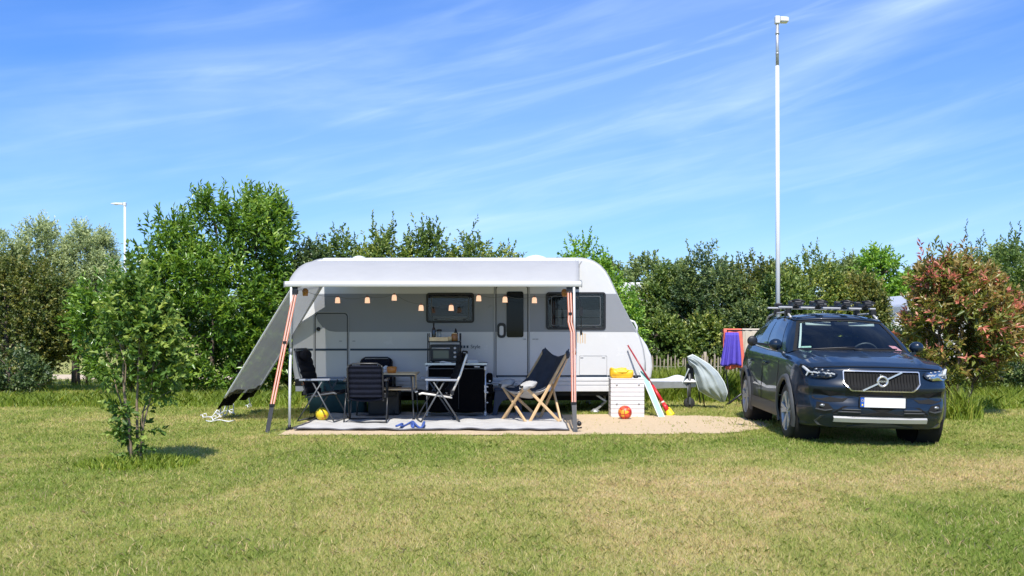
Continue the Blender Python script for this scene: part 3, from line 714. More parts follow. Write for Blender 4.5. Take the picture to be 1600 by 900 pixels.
# farther trees
for i, (px, pt, hw, Y, lf, lab) in enumerate(((1372, 394, 46, 40, 'l_bright', 'round bright green tree behind the hedge, right of the car roof'), (1425, 425, 30, 46, 'l_far', 'small green tree beyond the white caravan roof'),
                                              (1330, 404, 34, 48, 'l_far', 'green tree between yellow shoots and the round bright tree'), (1570, 384, 60, 34, 'l_far', 'large green tree at the right edge of the photo'))):
    bush('broadleaf_tree', lab, 'tree', px, pt, hw, Y, lf, 2600, 9, 0.19, 0.10, 0.45, k=8, seed=70 + i, base=0.42, up=0.35, inner=0.3, nb=14, sr=0.12, lo=0.6)
for i, (px, pt, hw) in enumerate(((955, 408, 34), (1005, 403, 40), (1060, 410, 36), (1130, 412, 46), (1210, 408, 46), (1290, 412, 50), (1450, 425, 50), (1530, 420, 50), (1620, 420, 50),
                                  (860, 430, 50), (780, 428, 50), (700, 432, 50), (610, 430, 50), (510, 432, 50), (410, 440, 50), (310, 438, 50), (215, 436, 48), (170, 444, 40), (80, 440, 60), (-20, 438, 60))):
    labs = {0: 'far wood tree seen just right of the caravan front', 1: 'highest far wood tree beyond the hedge right of the caravan'}
    bush('woodland_tree', labs.get(i, 'distant woodland tree mostly hidden behind the nearer hedge'), 'tree', px, pt, hw, 85 + (i % 3) * 5, 'l_far', 1300, 8, 0.42, 0.24, 0.8, k=6, seed=90 + i, base=0.42, up=0.3, inner=0.25, nb=6, sr=0.2, lo=0.5, group='far wood')

# ------------------------------------------------------------ picket fence
fx0, fx1, fY = at(940, 512, 21.7).x, at(1440, 512, 21.7).x, 21.7
o = thing('picket_fence', 'low weathered picket fence of split stakes in front of the hedge', 'fence', ((fx0 + fx1) / 2, fY, 0))
mb = MB(); x = fx0; Rr = random.Random(5)
while x < fx1:
    h = 0.80 + Rr.uniform(-.07, .06); t = Rr.uniform(-.02, .02); w = 0.035 + Rr.uniform(-.006, .008)
    P = [(-w / 2, 0), (w / 2, 0), (w / 2 * 0.9 + t, h - 0.05), (t, h), (-w / 2 * 0.9 + t, h - 0.05)]
    mb.prism(P, lambda a, b_, d, x=x: (x + a, fY + d, b_ + 0.01), -0.011, 0.011)
    x += 0.078 + Rr.uniform(-.008, .01)
build('pickets', mb, M['picket'], o, o.location)
mb = MB()
for z in (0.22, 0.58): mb.tube([(fx0 + (fx1 - fx0) * i / 30, fY + 0.02, z + 0.01 * math.sin(i * 1.7)) for i in range(31)], 0.005, 5)
build('wire', mb, M['galv'], o, o.location)
for i in range(4):
    mb = MB(); mb.tube([(fx0 + (fx1 - fx0) * (i + .3) / 4, fY + 0.06, 0), (fx0 + (fx1 - fx0) * (i + .3) / 4, fY + 0.06, 0.9)], 0.035, 8)
    build('post', mb, M['picket'], o, o.location)

# low timber rail far across the field at the left
o = thing('rail_fence', 'low weathered timber rail far across the field between left bush and laurel', 'fence', (-20, 42, 0))
mb = MB(); mb.bar((-34, 42, .30), (-8, 42, .27), .10, .09); build('rail', mb, M['picket'], o, o.location)
for i in range(9):
    mb = MB(); mb.tube([(-33 + 3 * i, 42.1, -.1), (-33 + 3 * i, 42.1, .34)], .05, 7); build('post', mb, M['picket'], o, o.location)
# ------------------------------------------------------------ lamp posts
def lamp_post(label, px, ptop, Y, r, sign, seg=True):
    x = at(px, 512, Y).x; H = CH + (HY - ptop) * Y / F
    o = thing('lamp_post', label, 'lamp post', (x, Y, 0))
    mb = MB(); zt = H - 0.15
    z1 = H - 1.05 if seg else zt
    mb.tube([(0.02, 0, -0.1), (0, 0, z1)], [r * 1.15, r * 0.95], 16); build('pole', mb, M['pole'], o)
    if seg:
        mb = MB(); mb.tube([(0, 0, z1 - 0.02), (0, 0, zt)], [r * 0.80, r * 0.75], 14); mb.tube([(0, 0, z1 + .25), (0, 0, z1 + .28)], [r * 0.9] * 2, 14); mb.tube([(0, 0, zt - .22), (0, 0, zt - .17)], [r * 0.95] * 2, 14)
        build('upper_pole', mb, M['galv'], o)
    mb = MB()
    mb.box((0, 0, zt + 0.09), (r * 2.5, r * 2.4, 0.17))
    b1 = build('bracket', mb, M['white_rough'], o, bevel=0.02)
    mb = MB()
    prof = [(0.05, -0.04), (0.23, -0.05), (0.23, 0.035), (0.19, 0.05), (0.05, 0.06)]
    if not seg: prof = [(0.07, -0.04), (0.62, 0.0), (0.62, 0.04), (0.4, 0.07), (0.07, 0.06)]
    mb.prism([(a * sign, b_) for a, b_ in prof], lambda a, b_, d: (a, d, zt + 0.09 + b_), -0.09, 0.09)
    hd = build('lamp_head', mb, M['white_rough'], o, bevel=0.012)
    mb = MB(); mb.box((sign * (0.15 if seg else 0.4), 0, zt + 0.09 - (0.05 if seg else 0.03)), (0.13, 0.14, 0.012)); build('lens', mb, M['lens'], hd)
    return o
lamp_post('tall white lamp post behind the car, grey upper end and short head', 1214.5, 27, 21.4, 0.044, 1)
lamp_post('distant white lamp post with thin angled head, left of the laurel', 195, 317, 46, 0.052, -1, seg=False)

# ------------------------------------------------------------ caravans glimpsed through the hedge
def far_box(label, px, py, w, h, Y, roofy):
    a = at(px, py, Y); o = thing('caravan', label, 'caravan', (a.x, Y, 0))
    W_, H2 = w * Y / F, a.z
    mb = MB(); P = [(-W_ / 2, 0.4), (W_ / 2, 0.4), (W_ / 2, H2 - .15), (W_ / 2 - .15, H2), (-W_ / 2 + .25, H2), (-W_ / 2, H2 - .3)]
    mb.prism(P, lambda a_, b_, d: (a_, d, b_), -1.1, 1.1); build('body', mb, M['white'], o, bevel=0.05)
    mb = MB(); mb.prism(rrect(-W_ * .2, W_ * .25, H2 * .45, H2 * .72, .06), lambda a_, b_, d: (a_, d, b_), -1.115, -1.105); build('window', mb, M['pane_dark'], o)
    for s in (-.25, .25):
        mb = MB(); mb.lathe([(0, -.1), (.3, -.1), (.33, 0), (.3, .1), (0, .1)], 16, (s * W_, -0.95, .33), 'y'); build('wheel', mb, M['rubber'], o)
    return o
far_box('white caravan glimpsed beyond the hedge right of the car roof', 1445, 462, 100, 60, 30, 0)
far_box('white caravan top glimpsed through the hedge right of the caravan', 992, 443, 60, 60, 44, 0)
far_box('low white caravan roof just above the right side of the windscreen', 1408, 494, 78, 60, 27, 0)

# ------------------------------------------------------------ the caravan
WY = 16.5; SC = F / WY                       # near wall distance and its scale (px per metre)
def cx(px): return (px - 800) / SC
def cz(py): return CH - (py - HY) / SC
def wall(a, b, d): return (a, WY + d, b)     # 2-D wall outline -> world, d>0 into the body
def pxpoly(pts): return [(cx(x), cz(y)) for x, y in pts]
car_o = (cx(735), WY + 1.12, 0)
cv = thing('caravan', 'white touring caravan with a broad grey window band, parked under the awning', 'caravan', car_o)
def arc(c, rx, ry, a0, a1, n=10):
    return [(c[0] + rx * math.cos(R(a0 + (a1 - a0) * i / n)), c[1] - ry * math.sin(R(a0 + (a1 - a0) * i / n))) for i in range(n + 1)]
front = [(908, 403.5), (918, 405), (928, 408.5), (938, 415), (946, 424), (952, 434), (960, 451), (970, 473), (985, 502), (999, 526), (1005, 546), (1008, 566), (1008, 585), (1005, 599), (1002, 612)]
rear = [(462, 606), (457, 575), (456, 530), (458, 490), (461, 455)] + arc((507, 450), 45, 45, 180, 92, 10)
out = front + rear
mb = MB(); mb.prism(pxpoly(out), wall, 0.0, 2.25, sm=True)
build('body', mb, M['white'], cv, car_o, bevel=0.035, seg=3, ang=50)
# bulging front locker
loc = [(996, 522), (1004, 528), (1012, 540), (1019, 556), (1021, 574), (1019, 590), (1011, 601), (1000, 603)]
mb = MB(); mb.prism(pxpoly(loc), wall, 0.06, 2.19, sm=True)
build('gas_locker', mb, M['white'], cv, car_o, bevel=0.06, seg=4, ang=50)
for y_ in (.25, 2.0):
    mb = MB(); mb.tube([Vector((cx(a), WY + y_, cz(b_))) for a, b_ in ((986, 500), (994, 503), (998, 511), (998, 521))], 0.018, 8)
    build('grab_handle', mb, M['white_rough'], cv, car_o)
# edge rail following the profile on the near side
mb = MB(); mb.tube([(a, WY + 0.03, b) for a, b in pxpoly([(505, 404.5), (508, 404)] + front[:-2])], 0.016, 6)
mb.tube([(a, WY + 0.03, b) for a, b in pxpoly(rear[2:])], 0.016, 6)
mb.box((cx(506), WY + 0.0, cz(410)), (0.03, 0.03, 0.1))
build('edge_rail', mb, M['trim'], cv, car_o)
# grey band
band = [(963, 459), (994, 518.5), (524, 518.5), (514, 517), (504, 511), (497, 502), (493, 492), (491, 480), (490, 459)]
mb = MB(); mb.prism(pxpoly(band), wall, -0.003, 0.004); build('grey_band', mb, M['band'], cv, car_o)
mb = MB()
mb.prism(pxpoly([(459, 544.6), (489, 544.6), (489, 547.8), (459, 547.8)]), wall, -0.004, 0.004)
mb.prism(pxpoly([(492, 544.6), (542, 544.6), (542, 547.8), (492, 547.8)]), wall, -0.006, 0.004)
mb.prism(pxpoly([(547, 544.6), (711, 544.6), (711, 547.8), (547, 547.8)]), wall, -0.004, 0.004)
build('dark_stripe', mb, M['stripe'], cv, car_o)
mb = MB()
mb.prism(pxpoly([(834, 586.2), (949, 586.2), (949, 589), (834, 589)]), wall, -0.004, 0.004)
mb.prism(pxpoly([(949.5, 586.2), (1004, 586.2), (1003, 589), (949.5, 589)]), wall, -0.004, 0.004)
build('dark_stripe', mb, M['stripe'], cv, car_o)
# aluminium skirt rails
mb = MB()
for y0, y1, d in ((590, 595.2, .018), (596.3, 601.5, .014), (602.6, 611.5, .02)):
    mb.prism(pxpoly([(560, y0), (1003, y0), (1002, y1), (560, y1)]), wall, -d, 0.004)
    mb.prism(pxpoly([(462, y0), (560, y0), (560, y1), (462, y1)]), wall, -d + .003, 0.004)
build('skirt', mb, M['white_rough'], cv, car_o, bevel=0.004, seg=1)
mb = MB(); mb.box(((cx(462) + cx(1003)) / 2, WY + 1.12, cz(616)), (cx(1003) - cx(462) - .15, 2.05, 0.06)); build('floor_pan', mb, M['under'], cv, car_o)
mb = MB(); mb.box(((cx(520) + cx(985)) / 2, WY + 1.15, .265), (cx(985) - cx(520), .5, .22)); mb.box((cx(705), WY + 1.12, .26), (.9, 2.0, .18)); build('chassis_screen', mb, M['under'], cv, car_o)  # chassis bulk, added deep to hide lit grass behind so the gap looks dark
# door
def framed(name, x0, x1, y0, y1, r, mats, parent, w=0.02, proud=0.012):
    o_ = rrect(cx(x0), cx(x1), cz(y1), cz(y0), r); i_ = rrect(cx(x0) + w, cx(x1) - w, cz(y1) + w, cz(y0) - w, max(r - w, .006))
    mb = MB(); mb.ring(o_, i_, wall, -proud, 0.004); return build(name, mb, mats, parent, car_o, bevel=0.003, seg=1)
dr = framed('door', 771.5, 828, 444, 593.5, 0.07, M['trim'], cv, w=0.022)
mb = MB(); mb.ring(rrect(cx(774.5), cx(825), cz(591), cz(446.5), .05), rrect(cx(775.6), cx(824), cz(590), cz(447.5), .045), wall, -0.005, 0.004); build('door_seal', mb, M['darkgap'], dr, car_o)
mb = MB(); mb.prism(rrect(cx(791.5), cx(818), cz(527), cz(455.5), .035), wall, -0.016, 0.004); dwn = build('door_window', mb, M['pane_dark'], dr, car_o, bevel=0.005)
mb = MB(); mb.prism(rrect(cx(777), cx(790.5), cz(528), cz(504.5), .06), wall, -0.018, 0.004); dh = build('door_handle', mb, M['black'], dr, car_o, bevel=0.004)
mb = MB(); mb.prism(rrect(cx(780.3), cx(786.8), cz(524), cz(509), .03), wall, -0.034, -0.016); build('handle_lever', mb, M['white_rough'], dh, car_o, bevel=0.006)
mb = MB(); mb.prism(pxpoly([(776, 586.2), (824, 586.2), (824, 589), (776, 589)]), wall, -0.005, 0.004); build('door_stripe', mb, M['stripe'], dr, car_o)
# windows
def window(x0, x1, y0, y1, blind, r=0.05):
    f = framed('window', x0, x1, y0, y1, r, M['black'], cv, w=0.035, proud=0.022)
    mb = MB(); mb.prism(rrect(cx(x0 + 2), cx(x1 - 2), cz(y1 - 2), cz(y0 + 2), r - .02), wall, -0.0045, 0.002); build('interior', mb, M['pane_dark'], f, car_o)
    for bx0, bx1, by0, by1 in blind:
        mb = MB()
        mb.prism(rrect(cx(bx0), cx(bx1), cz(by1), cz(by0), .02), wall, -0.008, -0.005); build('blind', mb, M['blind'], f, car_o)
    mb = MB(); mb.prism(rrect(cx(x0 + 3), cx(x1 - 3), cz(y1 - 3), cz(y0 + 3), r - .03), wall, -0.019, -0.012); build('pane', mb, M['pane'], f, car_o)
    mb = MB(); mb.ring(rrect(cx(x0 + 8), cx(x1 - 8), cz(y1 - 6), cz(y0 + 6), .03), rrect(cx(x0 + 9.2), cx(x1 - 9.2), cz(y1 - 7.2), cz(y0 + 7.2), .025), wall, -0.0215, -0.0185); build('inner_frame', mb, M['frame_grey'], f, car_o)
    for q in ((x0 + x1) / 2 - (x1 - x0) * .3, (x0 + x1) / 2 + (x1 - x0) * .3):
        mb = MB(); mb.box((cx(q), WY - .02, cz(y1 - 5)), (.05, .02, .02)); build('catch', mb, M['black'], f, car_o)
window(666, 741, 457.5, 504.5, [(676, 731, 494, 500)])
window(853, 946.5, 456.5, 515, [(868, 940, 484, 495.5), (868, 940, 497, 511)])
# service door at the rear, locker flap and small fittings
sd = framed('service_door', 490, 545.5, 487, 610, 0.07, M['trim'], cv, w=0.014, proud=0.010)
mb = MB(); mb.ring(rrect(cx(492.2), cx(543.3), cz(607), cz(489.3), .06), rrect(cx(493.2), cx(542.3), cz(606), cz(490.3), .055), wall, -0.0055, 0.004); build('door_seal', mb, M['darkgap'], sd, car_o)
mb = MB(); mb.lathe([(0, -.02), (.03, -.018), (.034, 0)], 14, (cx(497.5), WY - .004, cz(514)), 'y'); build('lock', mb, M['black'], sd, car_o)
lf = framed('locker_flap', 905, 948.5, 555.5, 586, 0.02, M['trim'], cv, w=0.007, proud=0.006)
for q in (909, 943):
    mb = MB(); mb.box((cx(q), WY - .006, cz(557.5)), (.05, .014, .02)); build('flap_catch', mb, M['white_rough'], lf, car_o)
for q, r_ in ((532, 533), (553, 533), (820, 530), (834, 530), (839, 530), (867, 556)):
    mb = MB(); mb.box((cx(q), WY - .004, cz(r_)), (.045, .01, .016)); build('side_fitting', mb, M['trim'], cv, car_o)
lm = MB(); lm.prism(rrect(cx(461.5), cx(480), cz(603), cz(592), .02), wall, -0.024, 0.004); tl = build('tail_lamp_housing', lm, M['black'], cv, car_o, bevel=.004)
lm = MB(); lm.prism(rrect(cx(472), cx(480.5), cz(602), cz(593.5), .015), wall, -0.034, -0.01); build('amber_lens', lm, M['amber'], tl, car_o, bevel=.006)
tM = Matrix.Translation(Vector((cx(743), WY - 0.006, cz(541.8))) - Vector(car_o)) @ Matrix.Rotation(R(90), 4, 'X')
text_part('lettering', 'Style', 0.085, M['stripe'], cv, tM)
for q in (721, 725.5, 730.5):
    mb = MB(); mb.box((cx(q), WY - .003, cz(541.8)), (.032, .01, .042)); build('square_mark', mb, M['stripe'], cv, car_o)
# roof fittings
mb = MB(); c = at(540, 404, 17.4)
mb.grid(lambda u, v: (c.x + .38 * (u - .5) * 2, 17.5 + .35 * (v - .5) * 2, cz(404) + .09 * (1 - abs(2 * u - 1) ** 3) * (1 - abs(2 * v - 1) ** 3) - .015), 14, 10)
build('roof_hatch', mb, M['white_rough'], cv, car_o)
mb = MB(); c = at(837, 404, 17.3)
mb.grid(lambda u, v: (c.x + .34 * (u - .5) * 2, 17.4 + .4 * (v - .5) * 2, cz(404) + .13 * (1 - abs(2 * u - 1) ** 1.6) * (1 - abs(2 * v - 1) ** 4) - .01), 14, 10)
build('roof_dome', mb, M['white_rough'], cv, car_o)
c = at(561, 404, 17.6); mb = MB(); mb.lathe([(.05, -.03), (.05, .07), (.11, .08), (.11, .10), (.03, .125), (0, .125)], 14, (c.x, 17.6, cz(404)))
build('flue', mb, M['white_rough'], cv, car_o)
# running gear
for s in (0.12, 2.02):
    o_ = MB(); o_.lathe([(.17, -.09), (.28, -.095), (.318, -.07), (.325, 0), (.318, .07), (.28, .095), (.17, .09)], 26, (cx(705), WY + s, .325), 'y'); w_ = build('wheel', o_, M['rubber'], cv, car_o)
    o_ = MB(); o_.lathe([(0, -.06), (.05, -.08), (.12, -.065), (.19, -.085), (.19, .08)], 20, (cx(705), WY + s, .325), 'y'); build('rim', o_, M['galv'], w_, car_o)
mb = MB(); mb.tube([(cx(705), WY + .1, .325), (cx(705), WY + 2.05, .325)], .04, 8); build('axle', mb, M['under'], cv, car_o)
for px_, dx, yo in ((500, -1, .3), (500, -1, 1.95), (946, 1, .25), (946, 1, 2.0)):
    mb = MB(); a = Vector((cx(px_) - .2 * dx, WY + yo, cz(614))); b_ = Vector((cx(px_) - .02 * dx, WY + yo - .1, 0.04))
    k_ = Vector((cx(px_) + .02 * dx, WY + yo - .03, cz(628)))
    mb.bar(a, k_, .05, .03); mb.bar(k_ + Vector((.01, 0, 0)), b_ + Vector((-.14 * dx, 0, 0)), .045, .03); mb.bar(Vector((cx(px_) + .0, WY + yo + .05, cz(614))), k_, .03, .02)
    st_ = build('corner_steady', mb, M['galv'], cv, car_o)
    mb = MB(); mb.lathe([(0, 0), (.085, 0), (.085, .015), (.03, .06), (0, .06)], 12, (b_.x - .14 * dx, b_.y, .01)); build('steady_foot', mb, M['galv'], st_, car_o)
# drawbar, jockey wheel
DY = WY + 1.12
mb = MB()
for s in (-1, 1):
    mb.bar((cx(985), DY + s * .75, cz(603)), at(1082, 601, DY), .07, .12)
mb.prism([(at(1012, 0, DY).x, .44), (at(1086, 0, DY).x, .46), (at(1086, 0, DY).x, .38), (at(1012, 0, DY).x, .34)], lambda a, b_, d: (a, DY + d, b_), -.10, .10)
build('drawbar', mb, M['galv'], cv, car_o, bevel=.006, seg=1)
mb = MB(); mb.grid(lambda u, v: (at(1015 + 70 * u, 0, DY).x, DY - .17 + .34 * v, .46 + .045 * math.sin(math.pi * v) + .07 * math.exp(-((u - .62) / .2) ** 2) * math.sin(math.pi * v) + .012), 16, 6)
build('drawbar_cover', mb, M['white_rough'], cv, car_o, solid=.01)
jw = at(1075.5, 628, DY)
mb = MB(); mb.tube([(jw.x, DY - .12, .20), (jw.x, DY - .12, .62)], .024, 10); mb.tube([(jw.x - .03, DY - .12, .12), (jw.x - .03, DY - .12, .42)], .012, 8); mb.bar((jw.x, DY - .15, .21), (jw.x, DY - .15, .08), .03, .012); mb.bar((jw.x, DY - .03, .21), (jw.x, DY - .03, .08), .03, .012)
j_ = build('jockey_wheel', mb, M['frame_grey'], cv, car_o)
mb = MB(); mb.lathe([(.02, -.035), (.085, -.035), (.098, -.02), (.098, .02), (.085, .035), (.02, .035)], 18, (jw.x, DY - .09, .098), 'y'); build('jockey_tyre', mb, M['rubber'], j_, car_o)

# ------------------------------------------------------------ awning: canopy, cassette, front rail, two posts
AY = 13.84; AX0, AX1 = at(449, 0, AY).x, at(905, 0, AY).x; AZ = at(0, 443, AY).z
ao = (0.5 * (AX0 + AX1), AY, 0)
aw = thing('awning', 'white roll out awning over the sitting area on two thin posts', 'awning', ao)
def canopy(u, v):
    x0 = AX0; x1 = AX1 + 0.16 * v
    x = x0 + (x1 - x0) * u; y = AY + 0.03 + (16.40 - AY - .03) * v
    z = AZ - 0.005 + (cz(406) - AZ - .02) * v + 0.14 * math.sin(math.pi * v ** 0.7) + 0.016 * math.sin(u * 31 + v * 3 + 2 * math.sin(u * 7)) * math.sin(math.pi * v) * math.sin(math.pi * u)
    z -= 0.02 * math.sin(math.pi * u) * math.sin(math.pi * v)
    return (x, y, z)
mb = MB(); mb.grid(canopy, 48, 20); build('canopy', mb, M['canopy'], aw, ao, solid=.004)
mb = MB(); mb.prism([(0, -.035), (.05, -.035), (.06, 0), (.05, .035), (0, .04), (-.012, 0)], lambda a, b_, d: (d, AY - .02 + a, AZ - .01 + b_), AX0 - .03, AX1 + .03)
fr_ = build('front_rail', mb, M['canopy_bar'], aw, ao, bevel=.006)
mb = MB()
for x_ in (AX0 - .035, AX1 + .035): mb.box((x_, AY, AZ - .012), (.012, .085, .085))
build('end_cap', mb, M['trim'], fr_, ao, bevel=.004)
mb = MB(); mb.prism([(0, -.07), (.09, -.07), (.09, .05), (.02, .06), (0, .03)], lambda a, b_, d: (d, 16.395 + a, cz(406) - .04 + b_), AX0, AX1 + .17); build('cassette', mb, M['canopy_bar'], aw, ao, bevel=.012)
for px_, px2, yb in ((455, 452, 672), (897, 899, 676)):
    t = at(px_, 446, AY); b_ = at(px2, yb, AY + .01); b_.z = .02
    mb = MB(); mb.tube([b_, b_ + (t - b_) * .55], .0185, 10); mb.tube([b_ + (t - b_) * .54, t], .0155, 10); p_ = build('post', mb, M['pole'], aw, ao)
    mb = MB(); mb.box((b_.x, b_.y, .012), (.09, .07, .018)); mb.tube([(b_.x, b_.y, .01), (b_.x, b_.y, .07)], .024, 10); mb.tube([(b_.x + .03, b_.y, .03), (b_.x + .09, b_.y + .01, .035)], .011, 6); build('foot', mb, M['black'], p_, ao)
    mb = MB(); mb.tube([b_ + (t - b_) * .52, b_ + (t - b_) * .56], .023, 10); build('collar', mb, M['trim'], p_, ao)
for s, x_ in ((1, AX0 + .09), (-1, AX1 - .04)):
    mb = MB()
    e = Vector((x_ + s * .42, AY + 1.30, AZ + .14)); mb.bar((x_, AY + .05, AZ - .04), e, .025, .045); mb.bar(e, (x_ + s * .04, 16.36, cz(414)), .03, .05)
    a_ = build('folding_arm', mb, M['trim'], aw, ao, bevel=.005)
    mb = MB(); mb.sphere(e, .04, 10); mb.box((x_, AY + .045, AZ - .05), (.08, .06, .06)); build('arm_joint', mb, M['black'], a_, ao)
# bracket and spare strut at the right cassette end
mb = MB(); b0 = at(904, 414, 16.30); mb.bar(b0, b0 + Vector((.0, .0, -.34)), .03, .03); mb.bar(b0 + Vector((.0, -.02, .0)), b0 + Vector((-.06, -.02, .07)), .03, .03); mb.bar(b0 + Vector((0, -.02, -.06)), b0 + Vector((-.10, -.02, -.06)), .035, .03); mb.bar(b0 + Vector((0, -.02, -.02)), b0 + Vector((.05, -.02, .06)), .02, .02)
build('bracket', mb, M['trim'], aw, ao, bevel=.004)
mb = MB()
for px_, py_ in ((477, 457), (882, 458)):
    q = at(px_, py_, AY + .25); mb.lathe([(0, -.05), (.035, -.05), (.045, .03), (.02, .06), (0, .06)], 10, q)
build('strut_end', mb, M['amberg'], aw, ao)

# ------------------------------------------------------------ storm straps
def ribbon(mb, pts, w, m, off=0.0, t=.004):
    pts = [Vector(p) for p in pts]
    for a, b_ in zip(pts, pts[1:]):
        mb.bar(a + Vector((off, 0, 0)), b_ + Vector((off, 0, 0)), w, t, m, up=(0, 1, 0.0))
def strap(label, top, knots, mid, foot):
    o = thing('storm_strap', label, 'storm strap', (foot.x, foot.y, 0))
    pts = [top] + knots + [mid]
    mb = MB(); ribbon(mb, pts, .027, 0, -.019); ribbon(mb, pts, .027, 0, .019); build('webbing', mb, M['strap'], o, o.location)
    mb = MB(); ribbon(mb, [p + Vector((0, -.004, 0)) for p in pts], .007, 0, -.017); ribbon(mb, [p + Vector((0, -.004, 0)) for p in pts], .007, 0, .017)
    build('pale_line', mb, M['strapw'], o, o.location)
    mb = MB(); mb.bar(mid, foot, .058, .012, up=(0, 1, 0)); mb.tube([foot + Vector((0, 0, .05)), foot + Vector((0, 0, -.12))], .012, 8); build('spring_band', mb, M['strapd'], o, o.location)
    mb = MB(); mb.bar(mid + Vector((0, -.006, -.012)), mid + Vector((0, -.006, .025)), .075, .02, up=(0, 1, 0)); mb.box(top, (.08, .05, .06)); build('buckle', mb, M['black'], o, o.location)
    k = knots[0]; mb = MB(); mb.box(k + Vector((0, -.008, 0)), (.05, .018, .035)); build('slider', mb, M['black'], o, o.location)
    return o
tp = at(461, 456, AY + .02)
ft = gnd(417.5, 677); md = at(425, 634, 13.48)
strap('orange and white storm strap slanting out to the lawn at the left post', tp, [tp + (md - tp) * .45], md, ft)
tp = at(889.5, 452, AY + .03); ft = gnd(899.5, 677); md = at(896.5, 631, 13.6)
st2 = strap('orange and white storm strap hanging slack beside the right post', tp, [at(891, 490, AY - .02), at(890.5, 503, AY - .05), at(895, 520, AY - .08)], md, ft)
mb = MB(); q = at(905, 662, 13.55); mb.sphere(q, .035, 10); mb.bar(q, q + Vector((-.07, 0, .0)), .02, .02); build('tension_knob', mb, M['black'], st2, st2.location)

# ------------------------------------------------------------ side sun panel
A = at(457, 449, AY + .10); B = at(503, 448, 16.25); C = at(396, 623, 17.0); D = at(341, 634, 15.35)
so = (D.x, (C.y + D.y) / 2, 0)
sp = thing('side_panel', 'grey see-through mesh side panel of the awning sloping out to the lawn', 'awning panel', so)
def panel(u, v, lo=0.0, hi=1.0):
    v = lo + (hi - lo) * v
    a = A + (B - A) * u; b_ = D + (C - D) * u; p = a + (b_ - a) * v
    n = Vector((-.85, .1, .4)).normalized()
    p -= n * (.10 * math.sin(math.pi * v) * math.sin(math.pi * u) + .025 * math.sin(u * 9 + v * 2.0) * v + .012 * math.sin(u * 21) * v)
    return p
mb = MB(); mb.grid(lambda u, v: panel(u, v, 0, .91), 30, 40); build('mesh_sheet', mb, M['mesh'], sp, so)
for u0, u1, v1, nm in ((0.0, .46, 1.03, ''), (.54, 1.0, .985, '')):
    mb = MB(); mb.grid(lambda u, v: panel(u0 + (u1 - u0) * u, v, .875 - .012 * math.sin(u * 3.1), v1) + Vector((-.006, -.006, .004)), 10, 6); build('pocket', mb, M['pocket'], sp, so, solid=.006)
for u_ in (0, 1):
    mb = MB(); mb.tube([panel(u_, v / 30, 0, .92) for v in range(31)], .016, 6); build('hem', mb, M['hem'], sp, so)
mb = MB()
mb.grid(lambda u, v: panel(.915 + .085 * u, v, 0, .55) + Vector((-.005, -.008, 0)), 3, 30)
build('hem', mb, M['hem'], sp, so)
mb = MB()
for u_, v_, gx_, gy_ in ((.0, 1.03, 318, 655), (.14, 1.03, 333, 659), (.36, 1.03, 345, 654), (.46, 1.02, 360, 648), (.85, .985, 388, 639), (.3, 1.03, 338, 650)):
    p = panel(u_, v_); g_ = gnd(gx_, gy_) + Vector((0, 0, .03)); m_ = (p + g_) / 2 + Vector((.03, 0, -.05))
    mb.tube([p, m_, g_], .009, 5); mb.tube([g_ + Vector((0, 0, .05)), g_ + Vector((.03, .02, .06)), g_ + Vector((.05, .02, .0))], .008, 5)
q = [gnd(322 + 4 * i, 661 + 1.2 * math.sin(i * .9)) + Vector((0, 0, .035)) for i in range(12)]; mb.tube(q, .010, 5)
q = [gnd(336 + 5 * i, 648 + 2.2 * math.sin(i * 1.3)) + Vector((0, 0, .045)) for i in range(7)]; mb.tube(q, .010, 5)
build('guy_ropes', mb, M['rope'], sp, so)
mb = MB()
for gx_, gy_ in ((318, 655), (333, 659), (345, 654), (360, 648), (388, 639)):
    g_ = gnd(gx_, gy_); mb.tube([g_ + Vector((.03, 0, -.08)), g_ + Vector((-.02, 0, .07)), g_ + Vector((-.05, 0, .06))], .010, 6)
build('pegs', mb, M['white_rough'], sp, so)

# ------------------------------------------------------------ string of lanterns
LP = [(527.5, 463), (574, 463), (616, 459), (658, 475), (705, 475), (748, 460), (789, 462), (835, 463)]
LYd = 15.3
sl = thing('string_light', 'string of eight small peach lanterns under the awning', 'string light', at(680, 462, LYd))
tops = [at(x_, y_, LYd) for x_, y_ in LP]
mb = MB(); path_ = [at(470, 452, LYd)] + tops + [at(884, 456, LYd)]
wire = []
for a, b_ in zip(path_, path_[1:]):
    for i in range(6):
        t = i / 6; wire.append(a + (b_ - a) * t + Vector((0, 0, -.04 * math.sin(math.pi * t))))
wire.append(path_[-1]); mb.tube(wire, .0025, 5); build('cord', mb, M['frame_grey'], sl, sl.location)
for p in tops:
    mb = MB(); mb.lathe([(.0, -.010), (.018, -.012), (.030, -.022), (.036, -.042), (.038, -.085), (.041, -.104), (.0, -.100)], 14, p); l_ = build('lantern', mb, M['lantern'], sl, sl.location)
    mb = MB(); mb.lathe([(0, .01), (.016, .008), (.024, -.022), (.0, -.022)], 10, p); build('cap', mb, M['lantern_cap'], l_, sl.location)

